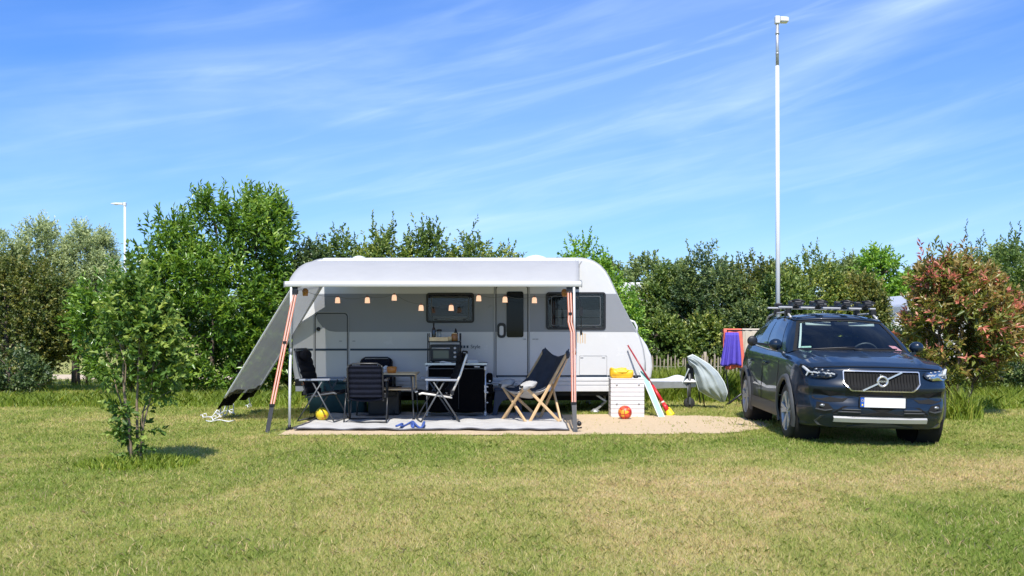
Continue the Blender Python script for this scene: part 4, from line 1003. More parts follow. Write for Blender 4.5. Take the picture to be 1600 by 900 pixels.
# ------------------------------------------------------------ rug with its blue strap
RX0, RX1, RY0, RY1 = at(461, 0, 13.72).x, at(889, 0, 13.6).x, 13.66, 16.35
def rugp(u, v):
    x = RX0 + (RX1 - RX0) * u; y = RY0 + (RY1 - RY0) * v - .05 * u * (1 - v)
    return (x, y, .026 + .010 * (math.sin(u * 27 + v * 5 + 2 * math.sin(v * 6)) * math.sin(v * 19 + u * 7 + math.sin(u * 11)) + 1) * .8 + .006 * math.sin(u * 61 + v * 13))
rg = thing('rug', 'light grey outdoor rug spread under the chairs', 'rug', ((RX0 + RX1) / 2, 15, 0))
mb = MB(); mb.grid(rugp, 80, 50); build('rug_sheet', mb, M['rug'], rg, rg.location)
mb = MB(); e_ = [(i / 60, 0) for i in range(61)] + [(1, i / 30) for i in range(1, 31)]
mb.tube([Vector(rugp(*q)) + Vector((0, 0, .004)) for q in e_], .012, 5); mb.tube([Vector(rugp(0, i / 30)) + Vector((0, 0, .004)) for i in range(31)], .012, 5); build('binding', mb, M['rug_edge'], rg, rg.location)
o = thing('strap', 'tangled blue strap lying on the front edge of the rug', 'strap', gnd(643, 670)); Rr = random.Random(4)
mb = MB(); pts = []
for i in range(46):
    t = i / 45; g_ = gnd(619 + 46 * t + 5 * math.sin(t * 17), 670.2 + 3.0 * math.sin(t * 25 + 1)); pts.append(g_ + Vector((0, 0, .062 + .02 * math.sin(t * 31))))
mb.tube(pts, .016, 6); build('webbing', mb, M['blue'], o, o.location)

# ------------------------------------------------------------ folding chairs
def chair(label, x, y, rz, frame, fabric, arm, H=1.12, seat=0.44, rec=0.26, beige=None, pillow=True, z=0.03, foot=True):
    o = thing('camping_chair', label, 'chair', (x, y, z), rz, 'folding chairs round the camping table'); o.scale = (.95, .95, .95)
    fm = M[frame]; W = .27
    bt = Vector((-.17 - rec, 0, H)); bb = Vector((-.17, 0, seat - .03)); bm = bb + (bt - bb) * .5 + Vector((-.02, 0, 0))
    for s in (-1, 1):
        Y = Vector((0, s * W, 0))
        mb = MB(); mb.tube([bb + Y, bm + Y, bb + (bt - bb) * .93 + Y, bt + Y * .93], .0135 if not beige else .017, 8); build('back_frame', mb, M[beige] if beige else fm, o)
        mb = MB(); mb.tube([(-.19, s * W, seat - .06), (.05, s * W, seat - .02), (.28, s * W, seat + .015), (.33, s * W * .98, seat)], .0135 if not beige else .015, 8); build('seat_frame', mb, M[beige] if beige else fm, o)
        mb = MB(); mb.tube([(-.06, s * (W + .035), .63), (.30, s * (W + .035), .012)], .0125, 8); build('leg', mb, fm, o)
        mb = MB(); mb.tube([(.11, s * (W + .055), .63), (-.30, s * (W + .055), .012)], .0125, 8); build('leg', mb, fm, o)
        mb = MB(); mb.prism(rrect(-.27, .24, .64, .672, .014, 3), lambda a, b_, d, s=s: (a, s * (W + .045) + d, b_ + .05 * (a + .2) * .4), -.028, .028); build('armrest', mb, M[arm], o, bevel=.008)
        mb = MB(); mb.box((-.19, s * (W + .03), seat + .02), (.05, .03, .07)); build('hinge', mb, M['black'], o, bevel=.006)
    for x_, w_, z_ in ((.30, W + .035, .014), (-.30, W + .055, .014), (.0, W + .04, .40)):
        mb = MB(); mb.tube([(x_, -w_, z_), (x_, w_, z_)], .0125 if z_ < .1 else .010, 8); build('crossbar', mb, fm, o)
    n = 7
    def sf(u, v):
        a = -.17 + .46 * v; w = (u - .5) * 2
        return (a, w * W * .96, seat - .035 + .06 * v - .035 * (1 - w * w) + .012 * abs(math.sin(v * math.pi * 4)))
    mb = MB(); mb.grid(sf, 10, 24); build('seat', mb, M[fabric], o, solid=.028)
    def bf(u, v):
        p = bb + (bt - bb) * (.02 + .96 * v); w = (u - .5) * 2
        return p + Vector((-.03 * (1 - w * w) + .016 * abs(math.sin(v * math.pi * 6)), w * W * .95 * (1 if v < .9 else 1 - .4 * (v - .9) ** 1), .01))
    mb = MB(); mb.grid(bf, 10, 42); build('backrest', mb, M[fabric], o, solid=.03)
    mb = MB(); tp_ = bt + Vector((0, 0, .0)); mb.tube([tp_ + Vector((0, -W * .93, 0)), tp_ + Vector((-.01, -W * .7, .035)), tp_ + Vector((-.01, W * .7, .035)), tp_ + Vector((0, W * .93, 0))], .0135, 8); build('top_rail', mb, fm if not beige else M['black'], o)
    if pillow:
        c = bb + (bt - bb) * .90 + Vector((.045, 0, 0)); ang = math.atan2(rec, H - seat)
        mb = MB(); mb.sphere(c, 1, 14, sc=(.05, W * .82, .095)); build('headrest', mb, M[fabric], o)
    return o
g1 = gnd(502, 660)
chair('grey framed folding chair at the left end, facing right, with a ball under it', -2.85, 15.0, R(-12), 'frame_grey', 'charcoal', 'armrest', H=1.10, rec=.20)
chair('navy folding chair seen from behind in front of the table', -2.17, 14.84, R(93), 'frame_black', 'navy', 'frame_black', H=.885, seat=.40, rec=.16, pillow=False)
chair('black folding chair on the far side of the table, mostly hidden', -2.2, 16.02, R(-84), 'frame_black', 'navy', 'frame_black', H=.92, seat=.42, rec=.22, pillow=False)
chair('beige framed black folding chair right of the table, seen side on', -1.12, 14.94, R(192), 'frame_grey', 'charcoal', 'armrest', H=1.06, rec=.26, beige='frame_beige')

# ------------------------------------------------------------ camping table
tz = .69; to = (-1.98, 15.45, .03)
tb = thing('camping_table', 'roll top camping table with bamboo top between the chairs', 'table', to)
mb = MB()
for i in range(9): mb.box((0, -.32 + .08 * i, tz), (1.02, .074, .018))
build('tabletop', mb, M['bamboo'], tb, bevel=.004)
mb = MB(); mb.box((0, -.35, tz - .02), (.98, .02, .03)); mb.box((0, .35, tz - .02), (.98, .02, .03)); build('apron', mb, M['black'], tb)
for sx_, sy_ in ((-1, -1), (-1, 1), (1, -1), (1, 1)):
    mb = MB(); mb.tube([(sx_ * .44, sy_ * .31, tz - .02), (sx_ * .47, sy_ * .33, .30)], .014, 8); mb.tube([(sx_ * .468, sy_ * .33, .32), (sx_ * .485, sy_ * .335, .0)], .010, 8); l_ = build('leg', mb, M['frame_grey'], tb)
    mb = MB(); mb.box((sx_ * .485, sy_ * .335, .008), (.045, .035, .016)); build('foot', mb, M['black'], l_)
mb = MB()
for i in range(5): mb.box((.05, -.22 + .1 * i, tz - .24), (.84, .09, .014))
build('shelf', mb, M['bamboo'], tb, bevel=.003)
mb = MB()
for s in (-.36, .46): mb.bar((s, -.25, tz - .24), (s, -.25, tz - .03), .02, .01); mb.bar((s, .25, tz - .24), (s, .25, tz - .03), .02, .01)
build('shelf_hanger', mb, M['bamboo'], tb)
q = at(612, 584, 15.35); zt = .03 + tz + .009
o = thing('pot', 'orange glazed pot on the table', 'pot', (q.x, q.y, zt)); mb = MB(); mb.lathe([(0, 0), (.062, 0), (.075, .03), (.078, .095), (.07, .098), (.066, .04), (0, .03)], 20); build('pot_body', mb, M['orange_pot'], o)
q = at(596, 578, 15.5); o = thing('paper_bag', 'crumpled white paper on the table beside the dark chair back', 'paper', (q.x, q.y, zt))
mb = MB(); mb.grid(lambda u, v: (-.1 + .2 * u + .01 * math.sin(v * 9), .03 * math.sin(u * 7) + .05 * v, .001 + .12 * v * (1 - .3 * u) + .02 * math.sin(u * 11 + v * 5) * v), 10, 10); build('sheet', mb, M['paper'], o, solid=.004)

# ------------------------------------------------------------ camp kitchen and what stands on it
ko = (at(714, 0, 15.85).x, 15.85, .03)
kt = thing('camp_kitchen', 'black folding camp kitchen cupboard with aluminium frame against the caravan', 'kitchen stand', ko)
KW, KD, KH = .47, .24, .83
mb = MB(); mb.box((0, 0, KH), (2 * KW + .02, 2 * KD + .04, .022)); build('worktop', mb, M['frame_grey'], kt, bevel=.005)
mb = MB(); mb.box((0, -KD - .022, KH), (2 * KW + .03, .008, .028)); build('worktop_edge', mb, M['alu'], kt)
mb = MB(); mb.box((0, 0, .43), (2 * KW - .06, 2 * KD - .04, .72)); build('cloth_body', mb, M['pocket'], kt, bevel=.02)
for sx_ in (-1, 1):
    for sy_ in (-1, 1):
        mb = MB(); mb.tube([(sx_ * (KW - .01), sy_ * KD, .0), (sx_ * (KW - .01), sy_ * KD, KH - .012)], .0125, 8); l_ = build('leg', mb, M['alu'], kt)
        mb = MB()
        for z_ in (.05, .40, .47, .76): mb.box((sx_ * (KW - .01), sy_ * KD, z_), (.035, .035, .06))
        build('corner_fitting', mb, M['white_rough'], l_, bevel=.006)
mb = MB(); mb.bar((-KW, -KD - .004, .045), (KW, -KD - .004, .045), .030, .010); build('rail', mb, M['frame_grey'], kt)
mb = MB(); mb.bar((-KW + .04, -KD - .006, .755), (KW - .04, -KD - .006, .755), .008, .008); build('rail', mb, M['frame_grey'], kt)
mb = MB(); mb.tube([(.04, -.245, .73), (.04, -.245, .12)], .004, 5); build('zip', mb, M['frame_grey'], kt)
mb = MB(); mb.box((.33, -.262, .785), (.085, .004, .014)); build('badge', mb, M['paper'], kt)
for i, (w_, z0) in enumerate(((.10, .60), (.12, .42), (.10, .25), (.09, .12))):
    mb = MB(); mb.box((KW + .05, -.05 + .02 * i, z0), (w_, .3, .15)); build('side_pocket', mb, M['pocket'], kt, bevel=.03)
for z_ in (.56, .47, .22, .38):
    mb = MB(); mb.box((KW + .02 + .04 * (z_ > .5), -.215, z_), (.03, .02, .02)); build('buckle', mb, M['white_rough'], kt, bevel=.004)
kz = ko[2] + KH + .011
def kx(px, Y=15.8): return at(px, 0, Y).x
# rack
rk = thing('rack', 'black wire rack over the oven, carrying a wooden tray', 'rack', (kx(694), 15.86, kz))
mb = MB()
for sx_ in (-1, 1):
    for sy_ in (-.14, .14): mb.tube([(sx_ * .255, sy_, 0), (sx_ * .255, sy_, .47)], .008, 6)
    mb.bar((sx_ * .255, -.14, .44), (sx_ * .255, .14, .44), .01, .01); mb.bar((sx_ * .255, -.14, .34), (sx_ * .255, .14, .34), .01, .02)
mb.bar((-.255, -.14, .335), (.255, -.14, .335), .012, .02); mb.bar((-.255, .14, .335), (.255, .14, .335), .012, .02)
build('frame', mb, M['black'], rk)
mb = MB(); mb.box((0, 0, .340), (.50, .27, .008)); build('shelf', mb, M['black'], rk)
rz_ = kz + .344
o = thing('tray', 'wooden tray on top of the black rack', 'tray', (kx(686), 15.84, rz_)); mb = MB(); mb.box((0, 0, .008), (.30, .24, .014)); mb.box((0, -.115, .032), (.30, .012, .062)); mb.box((0, .115, .032), (.30, .012, .062)); mb.box((-.145, 0, .032), (.012, .22, .062)); mb.box((.145, 0, .032), (.012, .22, .062)); build('tray_body', mb, M['bamboo'], o, bevel=.003)
o = thing('bottle', 'tall dark bottle standing in the wooden tray on the rack', 'bottle', (kx(677.5), 15.82, rz_ + .016)); mb = MB(); mb.lathe([(0, 0), (.031, 0), (.033, .02), (.033, .15), (.028, .18), (.013, .21), (.013, .255), (0, .255)], 16); build('bottle_body', mb, M['bottle'], o)
mb = MB(); mb.lathe([(0, .245), (.0155, .245), (.0155, .275), (0, .275)], 12); build('bottle_cap', mb, M['black'], o)
o = thing('jar', 'clear grinder with dark lid beside the tall dark bottle', 'jar', (kx(686), 15.82, rz_ + .016)); mb = MB(); mb.lathe([(0, 0), (.036, 0), (.036, .14), (0, .14)], 16); build('glass_body', mb, M['jar'], o); mb = MB(); mb.lathe([(0, .14), (.045, .14), (.045, .165), (.02, .175), (0, .175)], 16); build('lid', mb, M['black'], o)
o = thing('jar', 'amber jar at the right end of the rack', 'jar', (kx(710), 15.82, rz_)); mb = MB(); mb.lathe([(0, 0), (.05, 0), (.052, .02), (.052, .10), (.046, .115), (0, .115)], 18); build('glass_body', mb, M['amberg'], o); mb = MB(); mb.lathe([(0, .115), (.04, .115), (.04, .13), (0, .13)], 16); build('lid', mb, M['bamboo'], o)
o = thing('bottle', 'small black squeeze bottle with pointed cap behind the amber jar', 'bottle', (kx(711.5), 15.92, rz_)); mb = MB(); mb.lathe([(0, 0), (.034, 0), (.034, .12), (.03, .14), (0, .145)], 14); build('bottle_body', mb, M['black'], o); mb = MB(); mb.lathe([(.022, .14), (.02, .16), (.006, .205), (0, .205)], 12); build('nozzle', mb, M['black'], o)
o = thing('cup', 'small wooden cup between tray and amber jar', 'cup', (kx(703), 15.80, rz_)); mb = MB(); mb.lathe([(0, 0), (.03, 0), (.036, .075), (.031, .075), (.027, .01), (0, .01)], 16); build('cup_body', mb, M['bamboo'], o)
# mini oven
ov = thing('mini_oven', 'black mini oven with glass door standing under the rack', 'oven', (kx(695), 15.85, kz))
mb = MB(); mb.box((0, 0, .155), (.46, .26, .27)); build('oven_body', mb, M['black'], ov, bevel=.012)
mb = MB(); mb.box((-.055, -.135, .15), (.315, .012, .22)); d_ = build('oven_door', mb, M['black'], ov, bevel=.005)
mb = MB(); mb.box((-.055, -.143, .135), (.245, .006, .125)); build('oven_glass', mb, M['screen'], d_)
mb = MB(); mb.tube([(-.19, -.165, .235), (.08, -.165, .235)], .009, 8); mb.box((-.19, -.15, .235), (.014, .03, .014)); mb.box((.08, -.15, .235), (.014, .03, .014)); build('door_handle', mb, M['alu'], d_)
for z_ in (.235, .165, .095):
    mb = MB(); mb.lathe([(0, -.03), (.019, -.028), (.024, 0)], 14, (.165, -.13, z_), 'y'); build('knob', mb, M['alu'], ov)
mb = MB()
for sx_ in (-.19, .19):
    for sy_ in (-.1, .1): mb.box((sx_, sy_, .011), (.03, .03, .022))
build('foot', mb, M['black'], ov)
o = thing('cloth', 'folded white cloth lying before the mini oven', 'cloth', (kx(696, 15.62), 15.64, kz)); mb = MB(); mb.grid(lambda u, v: (-.09 + .18 * u, -.03 + .07 * v, .014 + .008 * math.sin(u * 6)), 8, 3); build('folded_sheet', mb, M['paper'], o, solid=.02)
o = thing('booklets', 'white booklet stack at the right end of the worktop', 'booklet', (kx(738), 15.75, kz)); mb = MB(); mb.box((0, 0, .012), (.17, .20, .022), rot=Matrix.Rotation(.2, 3, 'Z')); mb.box((.005, 0, .036), (.155, .19, .022), rot=Matrix.Rotation(.05, 3, 'Z')); build('pages', mb, M['paper'], o, bevel=.003)

# ------------------------------------------------------------ things in the shade behind the chairs
o = thing('cool_box', 'dark cool box standing behind the table legs', 'cool box', (at(601, 0, 15.95).x, 15.98, .03)); mb = MB(); mb.box((0, 0, .2), (.50, .34, .40)); build('box', mb, M['black'], o, bevel=.03)
mb = MB(); mb.box((0, 0, .425), (.52, .36, .05)); build('lid', mb, M['charcoal'], o, bevel=.015); mb = MB(); mb.tube([(-.2, -.19, .36), (-.2, -.21, .30), (.2, -.21, .30), (.2, -.19, .36)], .012, 8); build('carry_handle', mb, M['frame_black'], o)
o = thing('storage_bag', 'dark teal fabric storage bag against the caravan behind the left chair', 'bag', (at(527, 0, 16.25).x, 16.28, .03))
mb = MB(); mb.grid(lambda u, v: ((u - .5) * .92 + .015 * math.sin(v * 7), -.12 * math.sin(math.pi * v) - .02 + .015 * math.sin(u * 13), .50 * v + .018 * math.sin(u * 9) * v), 24, 14); mb.grid(lambda u, v: ((u - .5) * .92, .14 - .02 * v, .50 * v), 8, 4); mb.grid(lambda u, v: ((u - .5) * .92, -.02 + .15 * v, .50 + .03 * math.sin(math.pi * v)), 12, 4)
build('bag_body', mb, M['teal'], o, solid=.008); mb = MB(); mb.tube([(-.2, -.08, .44), (-.17, -.15, .36), (.17, -.15, .36), (.2, -.08, .44)], .012, 6); build('handle', mb, M['black'], o)
# step and stool at the door
cs = thing('step_stool', 'navy plastic step stool with arched sides by the caravan door', 'step stool', (at(793, 0, 15.95).x, 15.98, .03))
mb = MB(); P = [(-.24, 0), (-.17, 0), (-.14, .14), (-.08, .23), (0, .26), (.08, .23), (.14, .14), (.17, 0), (.24, 0), (.20, .40), (-.20, .40)]
mb.prism(P, lambda a, b_, d: (a, d, b_), -.17, -.14); build('side_wall', mb, M['stool'], cs, bevel=.006)
mb = MB(); mb.prism(P, lambda a, b_, d: (a, d, b_), .14, .17); build('side_wall', mb, M['stool'], cs, bevel=.006)
mb = MB(); mb.box((0, 0, .41), (.44, .38, .03)); build('tread', mb, M['stool'], cs, bevel=.01)
o = thing('entrance_step', 'grey metal caravan step half hidden behind the canvas chair', 'step', (at(786, 0, 16.2).x, 16.22, .0)); mb = MB(); mb.box((0, 0, .50), (.46, .34, .03)); build('tread', mb, M['galv'], o, bevel=.008)
mb = MB()
for sx_ in (-1, 1): mb.tube([(sx_ * .2, -.14, .48), (sx_ * .22, -.16, .02)], .014, 8); mb.tube([(sx_ * .2, .14, .48), (sx_ * .22, .16, .02)], .014, 8)
build('legs', mb, M['galv'], o)

# ------------------------------------------------------------ canvas butterfly chair
T1 = Vector((-.15, 15.28, .55)); T2 = Vector((.175, 14.72, .555)); B1 = Vector((.50, 15.60, 1.07)); B2 = Vector((.84, 14.98, 1.06))
F1 = Vector((-.147, 15.14, .03)); F2 = Vector((.225, 14.66, .03)); F3 = Vector((.71, 14.80, .03)); F4 = Vector((.41, 15.45, .03))
bo = Vector((.3, 15.0, 0))
bc = thing('butterfly_chair', 'slate canvas butterfly chair on a crossed pale wood frame', 'chair', bo)
def pole(a, b_, ext=0.0, r=.021):
    mb = MB(); mb.bar(a, b_, .030, .042); build('wooden_pole', mb, M['wood'], bc, bo, bevel=.008)
pole(T2 - Vector((0, 0, .02)), F1); pole(T1 - Vector((0, 0, .02)), F2 + Vector((-.02, .02, 0))); pole(B2, F2 + Vector((.035, .03, 0))); pole(T2 + Vector((.03, .03, -.01)), F3); pole(B1, F1 + Vector((.03, .1, 0)))
pole(T1 + Vector((.03, .03, -.02)), F4); pole(B1 - Vector((-.02, 0, .05)), F3 + Vector((.02, .04, 0))); pole(B2 - Vector((0, 0, .05)), F4 + Vector((.03, 0, 0)))
def cloth(u, v, off=0.0):
    f = T1 + (T2 - T1) * u; k = B1 + (B2 - B1) * u; w = 1 - (2 * u - 1) ** 2
    f = f + Vector((-.04, 0, -.06)) * w; k = k + Vector((.03, 0, -.13)) * w
    ctrl = (F4 * .35 + F3 * .25 + F1 * .2 + F2 * .2) * 1.0
    low = Vector((.10 + .43 * u, 15.36 - .50 * u, .30 - .03 * w)) 
    p = f * (1 - v) ** 2 + low * 2 * v * (1 - v) + k * v * v
    p += Vector((.0, 0, 1)) * (-.07 * w * math.sin(math.pi * v))
    p += Vector((-.7, -.5, .3)).normalized() * (.012 * math.sin(v * 24 + u * 5) + .014 * math.sin(u * 15 + v * 4)) * w
    return p + Vector((.5, .2, -.5)) * off
mb = MB(); mb.grid(lambda u, v: cloth(u, .10 + .93 * v), 20, 40); build('seat_cover', mb, M['denim'], bc, bo, solid=.02)
mb = MB(); mb.grid(lambda u, v: cloth(u, .02 + .97 * v, .035), 20, 40); build('lining', mb, M['lining'], bc, bo, solid=.012)
for c_, (dx, dy) in ((T1, (-1, .3)), (T2, (-1, -.2))):
    mb = MB()
    e0 = (B1 - T1).normalized()
    def pk(u, v, c_=c_):
        a = 2 * math.pi * u; r = .12 * math.sin(math.pi * (.12 + .80 * v)) ** .7
        cc = c_ + e0 * (-.05 + .30 * v) + Vector((0, 0, .02 - .12 * v))
        s_ = Vector((.5, -.86, 0)); t_ = Vector((.2, .1, .95))
        return cc + s_ * r * .95 * math.cos(a) + t_ * r * .55 * math.sin(a) + Vector((0, 0, .012 * math.sin(a * 3 + v * 9)))
    mb.grid(pk, 18, 12); build('front_pocket', mb, M['lining'], bc, bo)
for c_ in (B1, B2):
    mb = MB(); mb.sphere(c_ + Vector((.0, 0, -.035)), 1, 12, sc=(.036, .05, .065)); build('back_pocket', mb, M['denim'], bc, bo)

# ------------------------------------------------------------ balls
def ball(label, px, py, Y, r, m):
    q = at(px, py, Y); o = thing('ball', label, 'ball', (q.x, Y, r + (.03 if Y < 15.2 else .012))); mb = MB(); mb.sphere((0, 0, 0), r, 28); build('ball_skin', mb, m, o); return o
def ballmat(name, kind):
    m = bpy.data.materials.new(name); m.use_nodes = True; nt = m.node_tree; L = nt.links.new; b = nt.nodes['Principled BSDF']; b.inputs['Roughness'].default_value = .4
    tc = nt.nodes.new('ShaderNodeTexCoord')
    if kind == 'cells':
        v1 = nt.nodes.new('ShaderNodeTexVoronoi'); v1.feature = 'DISTANCE_TO_EDGE'; v1.inputs['Scale'].default_value = 17; v1.inputs['Randomness'].default_value = .55
        v2 = nt.nodes.new('ShaderNodeTexVoronoi'); v2.inputs['Scale'].default_value = 17; v2.inputs['Randomness'].default_value = .55
        L(tc.outputs['Object'], v1.inputs['Vector']); L(tc.outputs['Object'], v2.inputs['Vector'])
        cr = nt.nodes.new('ShaderNodeValToRGB'); cr.color_ramp.elements[0].color = (.85, .42, .03, 1); cr.color_ramp.elements[1].color = (.85, .10, .04, 1); cr.color_ramp.elements[0].position = .35; cr.color_ramp.elements[1].position = .65
        sp_ = nt.nodes.new('ShaderNodeSeparateColor'); L(v2.outputs['Color'], sp_.inputs[0]); L(sp_.outputs[0], cr.inputs[0])
        st = nt.nodes.new('ShaderNodeMath'); st.operation = 'LESS_THAN'; st.inputs[1].default_value = .10; L(v1.outputs['Distance'], st.inputs[0])
        mx = nt.nodes.new('ShaderNodeMix'); mx.data_type = 'RGBA'; L(st.outputs[0], mx.inputs['Factor']); L(cr.outputs[0], mx.inputs['A']); mx.inputs['B'].default_value = (.45, .02, .02, 1); L(mx.outputs['Result'], b.inputs['Base Color'])
    else:
        n = nt.nodes.new('ShaderNodeTexNoise'); n.inputs['Scale'].default_value = 5; n.inputs['Distortion'].default_value = 1.2; L(tc.outputs['Object'], n.inputs['Vector'])
        cr = nt.nodes.new('ShaderNodeValToRGB'); e = cr.color_ramp.elements; cr.color_ramp.interpolation = 'CONSTANT'
        e[0].color = (.72, .52, .02, 1); e[0].position = 0; e[1].position = .60; e[1].color = (.75, .10, .03, 1); k = e.new(.68); k.color = (.72, .52, .02, 1); k2 = e.new(.33); k2.color = (.72, .52, .02, 1); e[0].color = (.16, .05, .16, 1)
        L(n.outputs[0], cr.inputs[0]); L(cr.outputs[0], b.inputs['Base Color'])
    return m
ball('yellow ball with red and purple swirls under the left folding chair', 503.5, 648, 14.95, .10, ballmat('ball_yellow', 'swirl'))
ball('orange ball with red seams leaning on the white crate', 976.5, 645, 15.35, .107, ballmat('ball_orange', 'cells'))

# ------------------------------------------------------------ white crate, bag, slide plank, spade
co = thing('crate', 'white slatted plastic crate standing on the sand', 'crate', (at(980.5, 0, 15.72).x, 15.9, .008))
W_ = .265; Hc = .60
mb = MB()
for i in range(9):
    z0 = Hc / 9 * i; mb.box((0, -.175, z0 + Hc / 18), (2 * W_, .02, Hc / 9 - .006)); mb.box((W_ - .01, 0, z0 + Hc / 18), (.02, .33, Hc / 9 - .006)); mb.box((-W_ + .01, 0, z0 + Hc / 18), (.02, .33, Hc / 9 - .006)); mb.box((0, .175, z0 + Hc / 18), (2 * W_, .02, Hc / 9 - .006))
build('slat_wall', mb, M['crate'], co, bevel=.003, seg=1)
mb = MB(); mb.box((0, 0, Hc / 2), (2 * W_ - .05, .32, Hc - .01)); build('inner_box', mb, M['white_rough'], co)
mb = MB(); mb.box((0, 0, Hc + .008), (2 * W_ + .012, .375, .016)); build('lid', mb, M['crate'], co, bevel=.004)
mb = MB()
for sx_ in (-.17, .18):
    for z_ in (.52, .22): mb.lathe([(0, -.012), (.014, -.010), (.016, 0)], 10, (sx_, -.185, z_), 'y')
build('bolt', mb, M['galv'], co)
yb_ = thing('bag', 'yellow vinyl beach bag lying on the white crate', 'bag', (at(971.5, 0, 15.8).x, 15.86, .008 + Hc + .017))
def bagp(u, v):
    a = 2 * math.pi * u; b_ = math.pi * (v - .5); e = lambda q, p_: math.copysign(abs(q) ** p_, q)
    x = .188 * e(math.cos(a), .35) * e(math.cos(b_), .3); y = .105 * e(math.sin(a), .45) * e(math.cos(b_), .3); z = .078 + .078 * e(math.sin(b_), .5)
    z *= 1 - .10 * (x / .188) + .10 * math.sin(x * 31 + 1) * (z / .15); y += .010 * math.sin(x * 43 + z * 30) + .008 * math.sin(z * 60); return (x, y, z)
mb = MB(); mb.grid(bagp, 48, 24); ob = build('bag_body', mb, M['yellow'], yb_)

mb = MB(); mb.tube([(-.1, -.10, .13), (-.06, -.115, .10), (.06, -.115, .10), (.1, -.10, .13)], .008, 6); mb.tube([(.05, 0, .15), (.06, 0, .165), (.08, 0, .15)], .008, 6); build('strap', mb, M['yellow2'], yb_)
o = thing('phone_holder', 'small black speaker beside the yellow bag on the crate', 'speaker', (at(994, 0, 15.8).x, 15.85, .008 + Hc + .017)); mb = MB(); mb.lathe([(0, 0), (.036, 0), (.04, .02), (.036, .045), (0, .05)], 16); build('housing', mb, M['black'], o)
p0 = gnd(1034, 653.5); p1 = at(1003, 580, 16.35)
pk_ = thing('plank', 'pale mint plank leaning against the front of the caravan', 'plank', p0); mb = MB()
d_ = (p1 - p0).normalized(); mb.bar(p0 + Vector((0, 0, .01)), p1, .105, .022, up=(0, -1, .3)); build('board', mb, M['mint'], pk_, p0, bevel=.008)
mb = MB(); mb.bar(p0 + Vector((-.045, -.015, .01)), p1 + Vector((-.045, -.015, 0)), .014, .02, up=(0, -1, .3)); mb.bar(p0 + Vector((.045, -.015, .01)), p1 + Vector((.045, -.015, 0)), .014, .02, up=(0, -1, .3)); build('edge_strip', mb, M['tarp_edge'], pk_, p0, bevel=.004)
p0 = gnd(1049, 651) ; p1 = at(981, 539.5, 16.43)
rp = thing('spade', 'red spade with a yellow blade leaning on the caravan front', 'spade', p0); L0 = p1 - p0
mb = MB(); mb.tube([p0 + L0 * .42, p1], [.017, .013], 8); build('handle', mb, M['redd'], rp, p0)
mb = MB(); mb.tube([p0 + L0 * .20, p0 + L0 * .43], [.030, .026], 10); build('sleeve', mb, M['red'], rp, p0)
mb = MB(); mb.tube([p0 + L0 * .185, p0 + L0 * .205], [.033, .033], 10); build('ring', mb, M['strapw'], rp, p0)
mb = MB(); mb.tube([p0 + L0 * .085, p0 + L0 * .19], [.045, .030], 10); build('socket', mb, M['red'], rp, p0)
mb = MB(); dr_ = L0.normalized(); sd_ = dr_.cross(Vector((0, 1, 0))).normalized()
mb.grid(lambda u, v: p0 + L0 * (.10 * v + .003) + sd_ * (u - .5) * (.13 - .04 * v) + Vector((0, -.03 * math.sin(math.pi * u), .012)), 8, 6); build('blade', mb, M['yellow2'], rp, p0, solid=.012)

# ------------------------------------------------------------ tarp on the coupling
to_ = at(1098, 620, DY - .1)
tp_ = thing('coupling_cover', 'pale grey green weather cover draped over the drawbar coupling', 'cover', (to_.x, to_.y, 0))
UE = [(1074, 558), (1082, 554.5), (1094, 561), (1107, 569), (1121, 582), (1131, 598), (1136, 613), (1131, 627.5)]
LE = [(1074, 562), (1077, 570), (1083, 575), (1085, 584), (1087, 594), (1092, 610), (1108, 619.5), (1128, 628)]
def sack(u, v):
    """loose bag seen from the side: upper edge, lower edge and a round belly between, with gathered folds"""
    t = v * 7; i = min(6, int(t)); f = t - i
    U = Vector(UE[i]) * (1 - f) + Vector(UE[i + 1]) * f; L = Vector(LE[i]) * (1 - f) + Vector(LE[i + 1]) * f
    a = 2 * math.pi * u; k = (1 - math.cos(a)) / 2
    q = U + (L - U) * k; wd = (L - U).length / 88
    dep = (.02 + .5 * wd) * math.sin(a) * .8
    fold = .030 * math.sin(k * 13 + v * 2.2) * math.sin(math.pi * min(1, v * 1.4)) + .018 * math.sin(k * 25 - v * 5)
    return at(q.x, q.y, DY - .12) + Vector((0, -dep + (fold if math.sin(a) > 0 else 0) * abs(math.sin(a)) ** .5, 0))
mb = MB(); mb.grid(sack, 48, 30); build('cover_sheet', mb, M['tarp'], tp_, tp_.location)
mb = MB(); mb.tube([sack(0, v / 30) + Vector((0, -.015, 0)) for v in range(31)], .014, 6); mb.tube([sack(.5, .45 + .55 * v / 30) + Vector((0, -.01, 0)) for v in range(31)], .010, 6); build('hem', mb, M['tarp_edge'], tp_, tp_.location)
mb = MB(); mb.grid(lambda u, v: at(1063 + 12 * u + 6 * v * (1 - u), 602 - 26 * u * (1 - .25 * v) - 0 * v, DY - .05) + Vector((0, -.12 + .24 * v, .03 * math.sin(v * 5))), 10, 8); build('side_flap', mb, M['tarp'], tp_, tp_.location, solid=.01)
mb = MB(); c = at(1078, 580, DY); mb.box(c, (.12, .14, .26)); mb.tube([c + Vector((.02, 0, .1)), c + Vector((.05, 0, -.25))], .03, 8); build('coupling_head', mb, M['black'], tp_, tp_.location, bevel=.02)
mb = MB()
for a, b_ in (((1092, 612), (1094, 630)), ((1098, 616), (1101, 636))): mb.tube([at(*a, DY), at(*b_, DY + .1)], .012, 6)
build('cable', mb, M['black'], tp_, tp_.location)

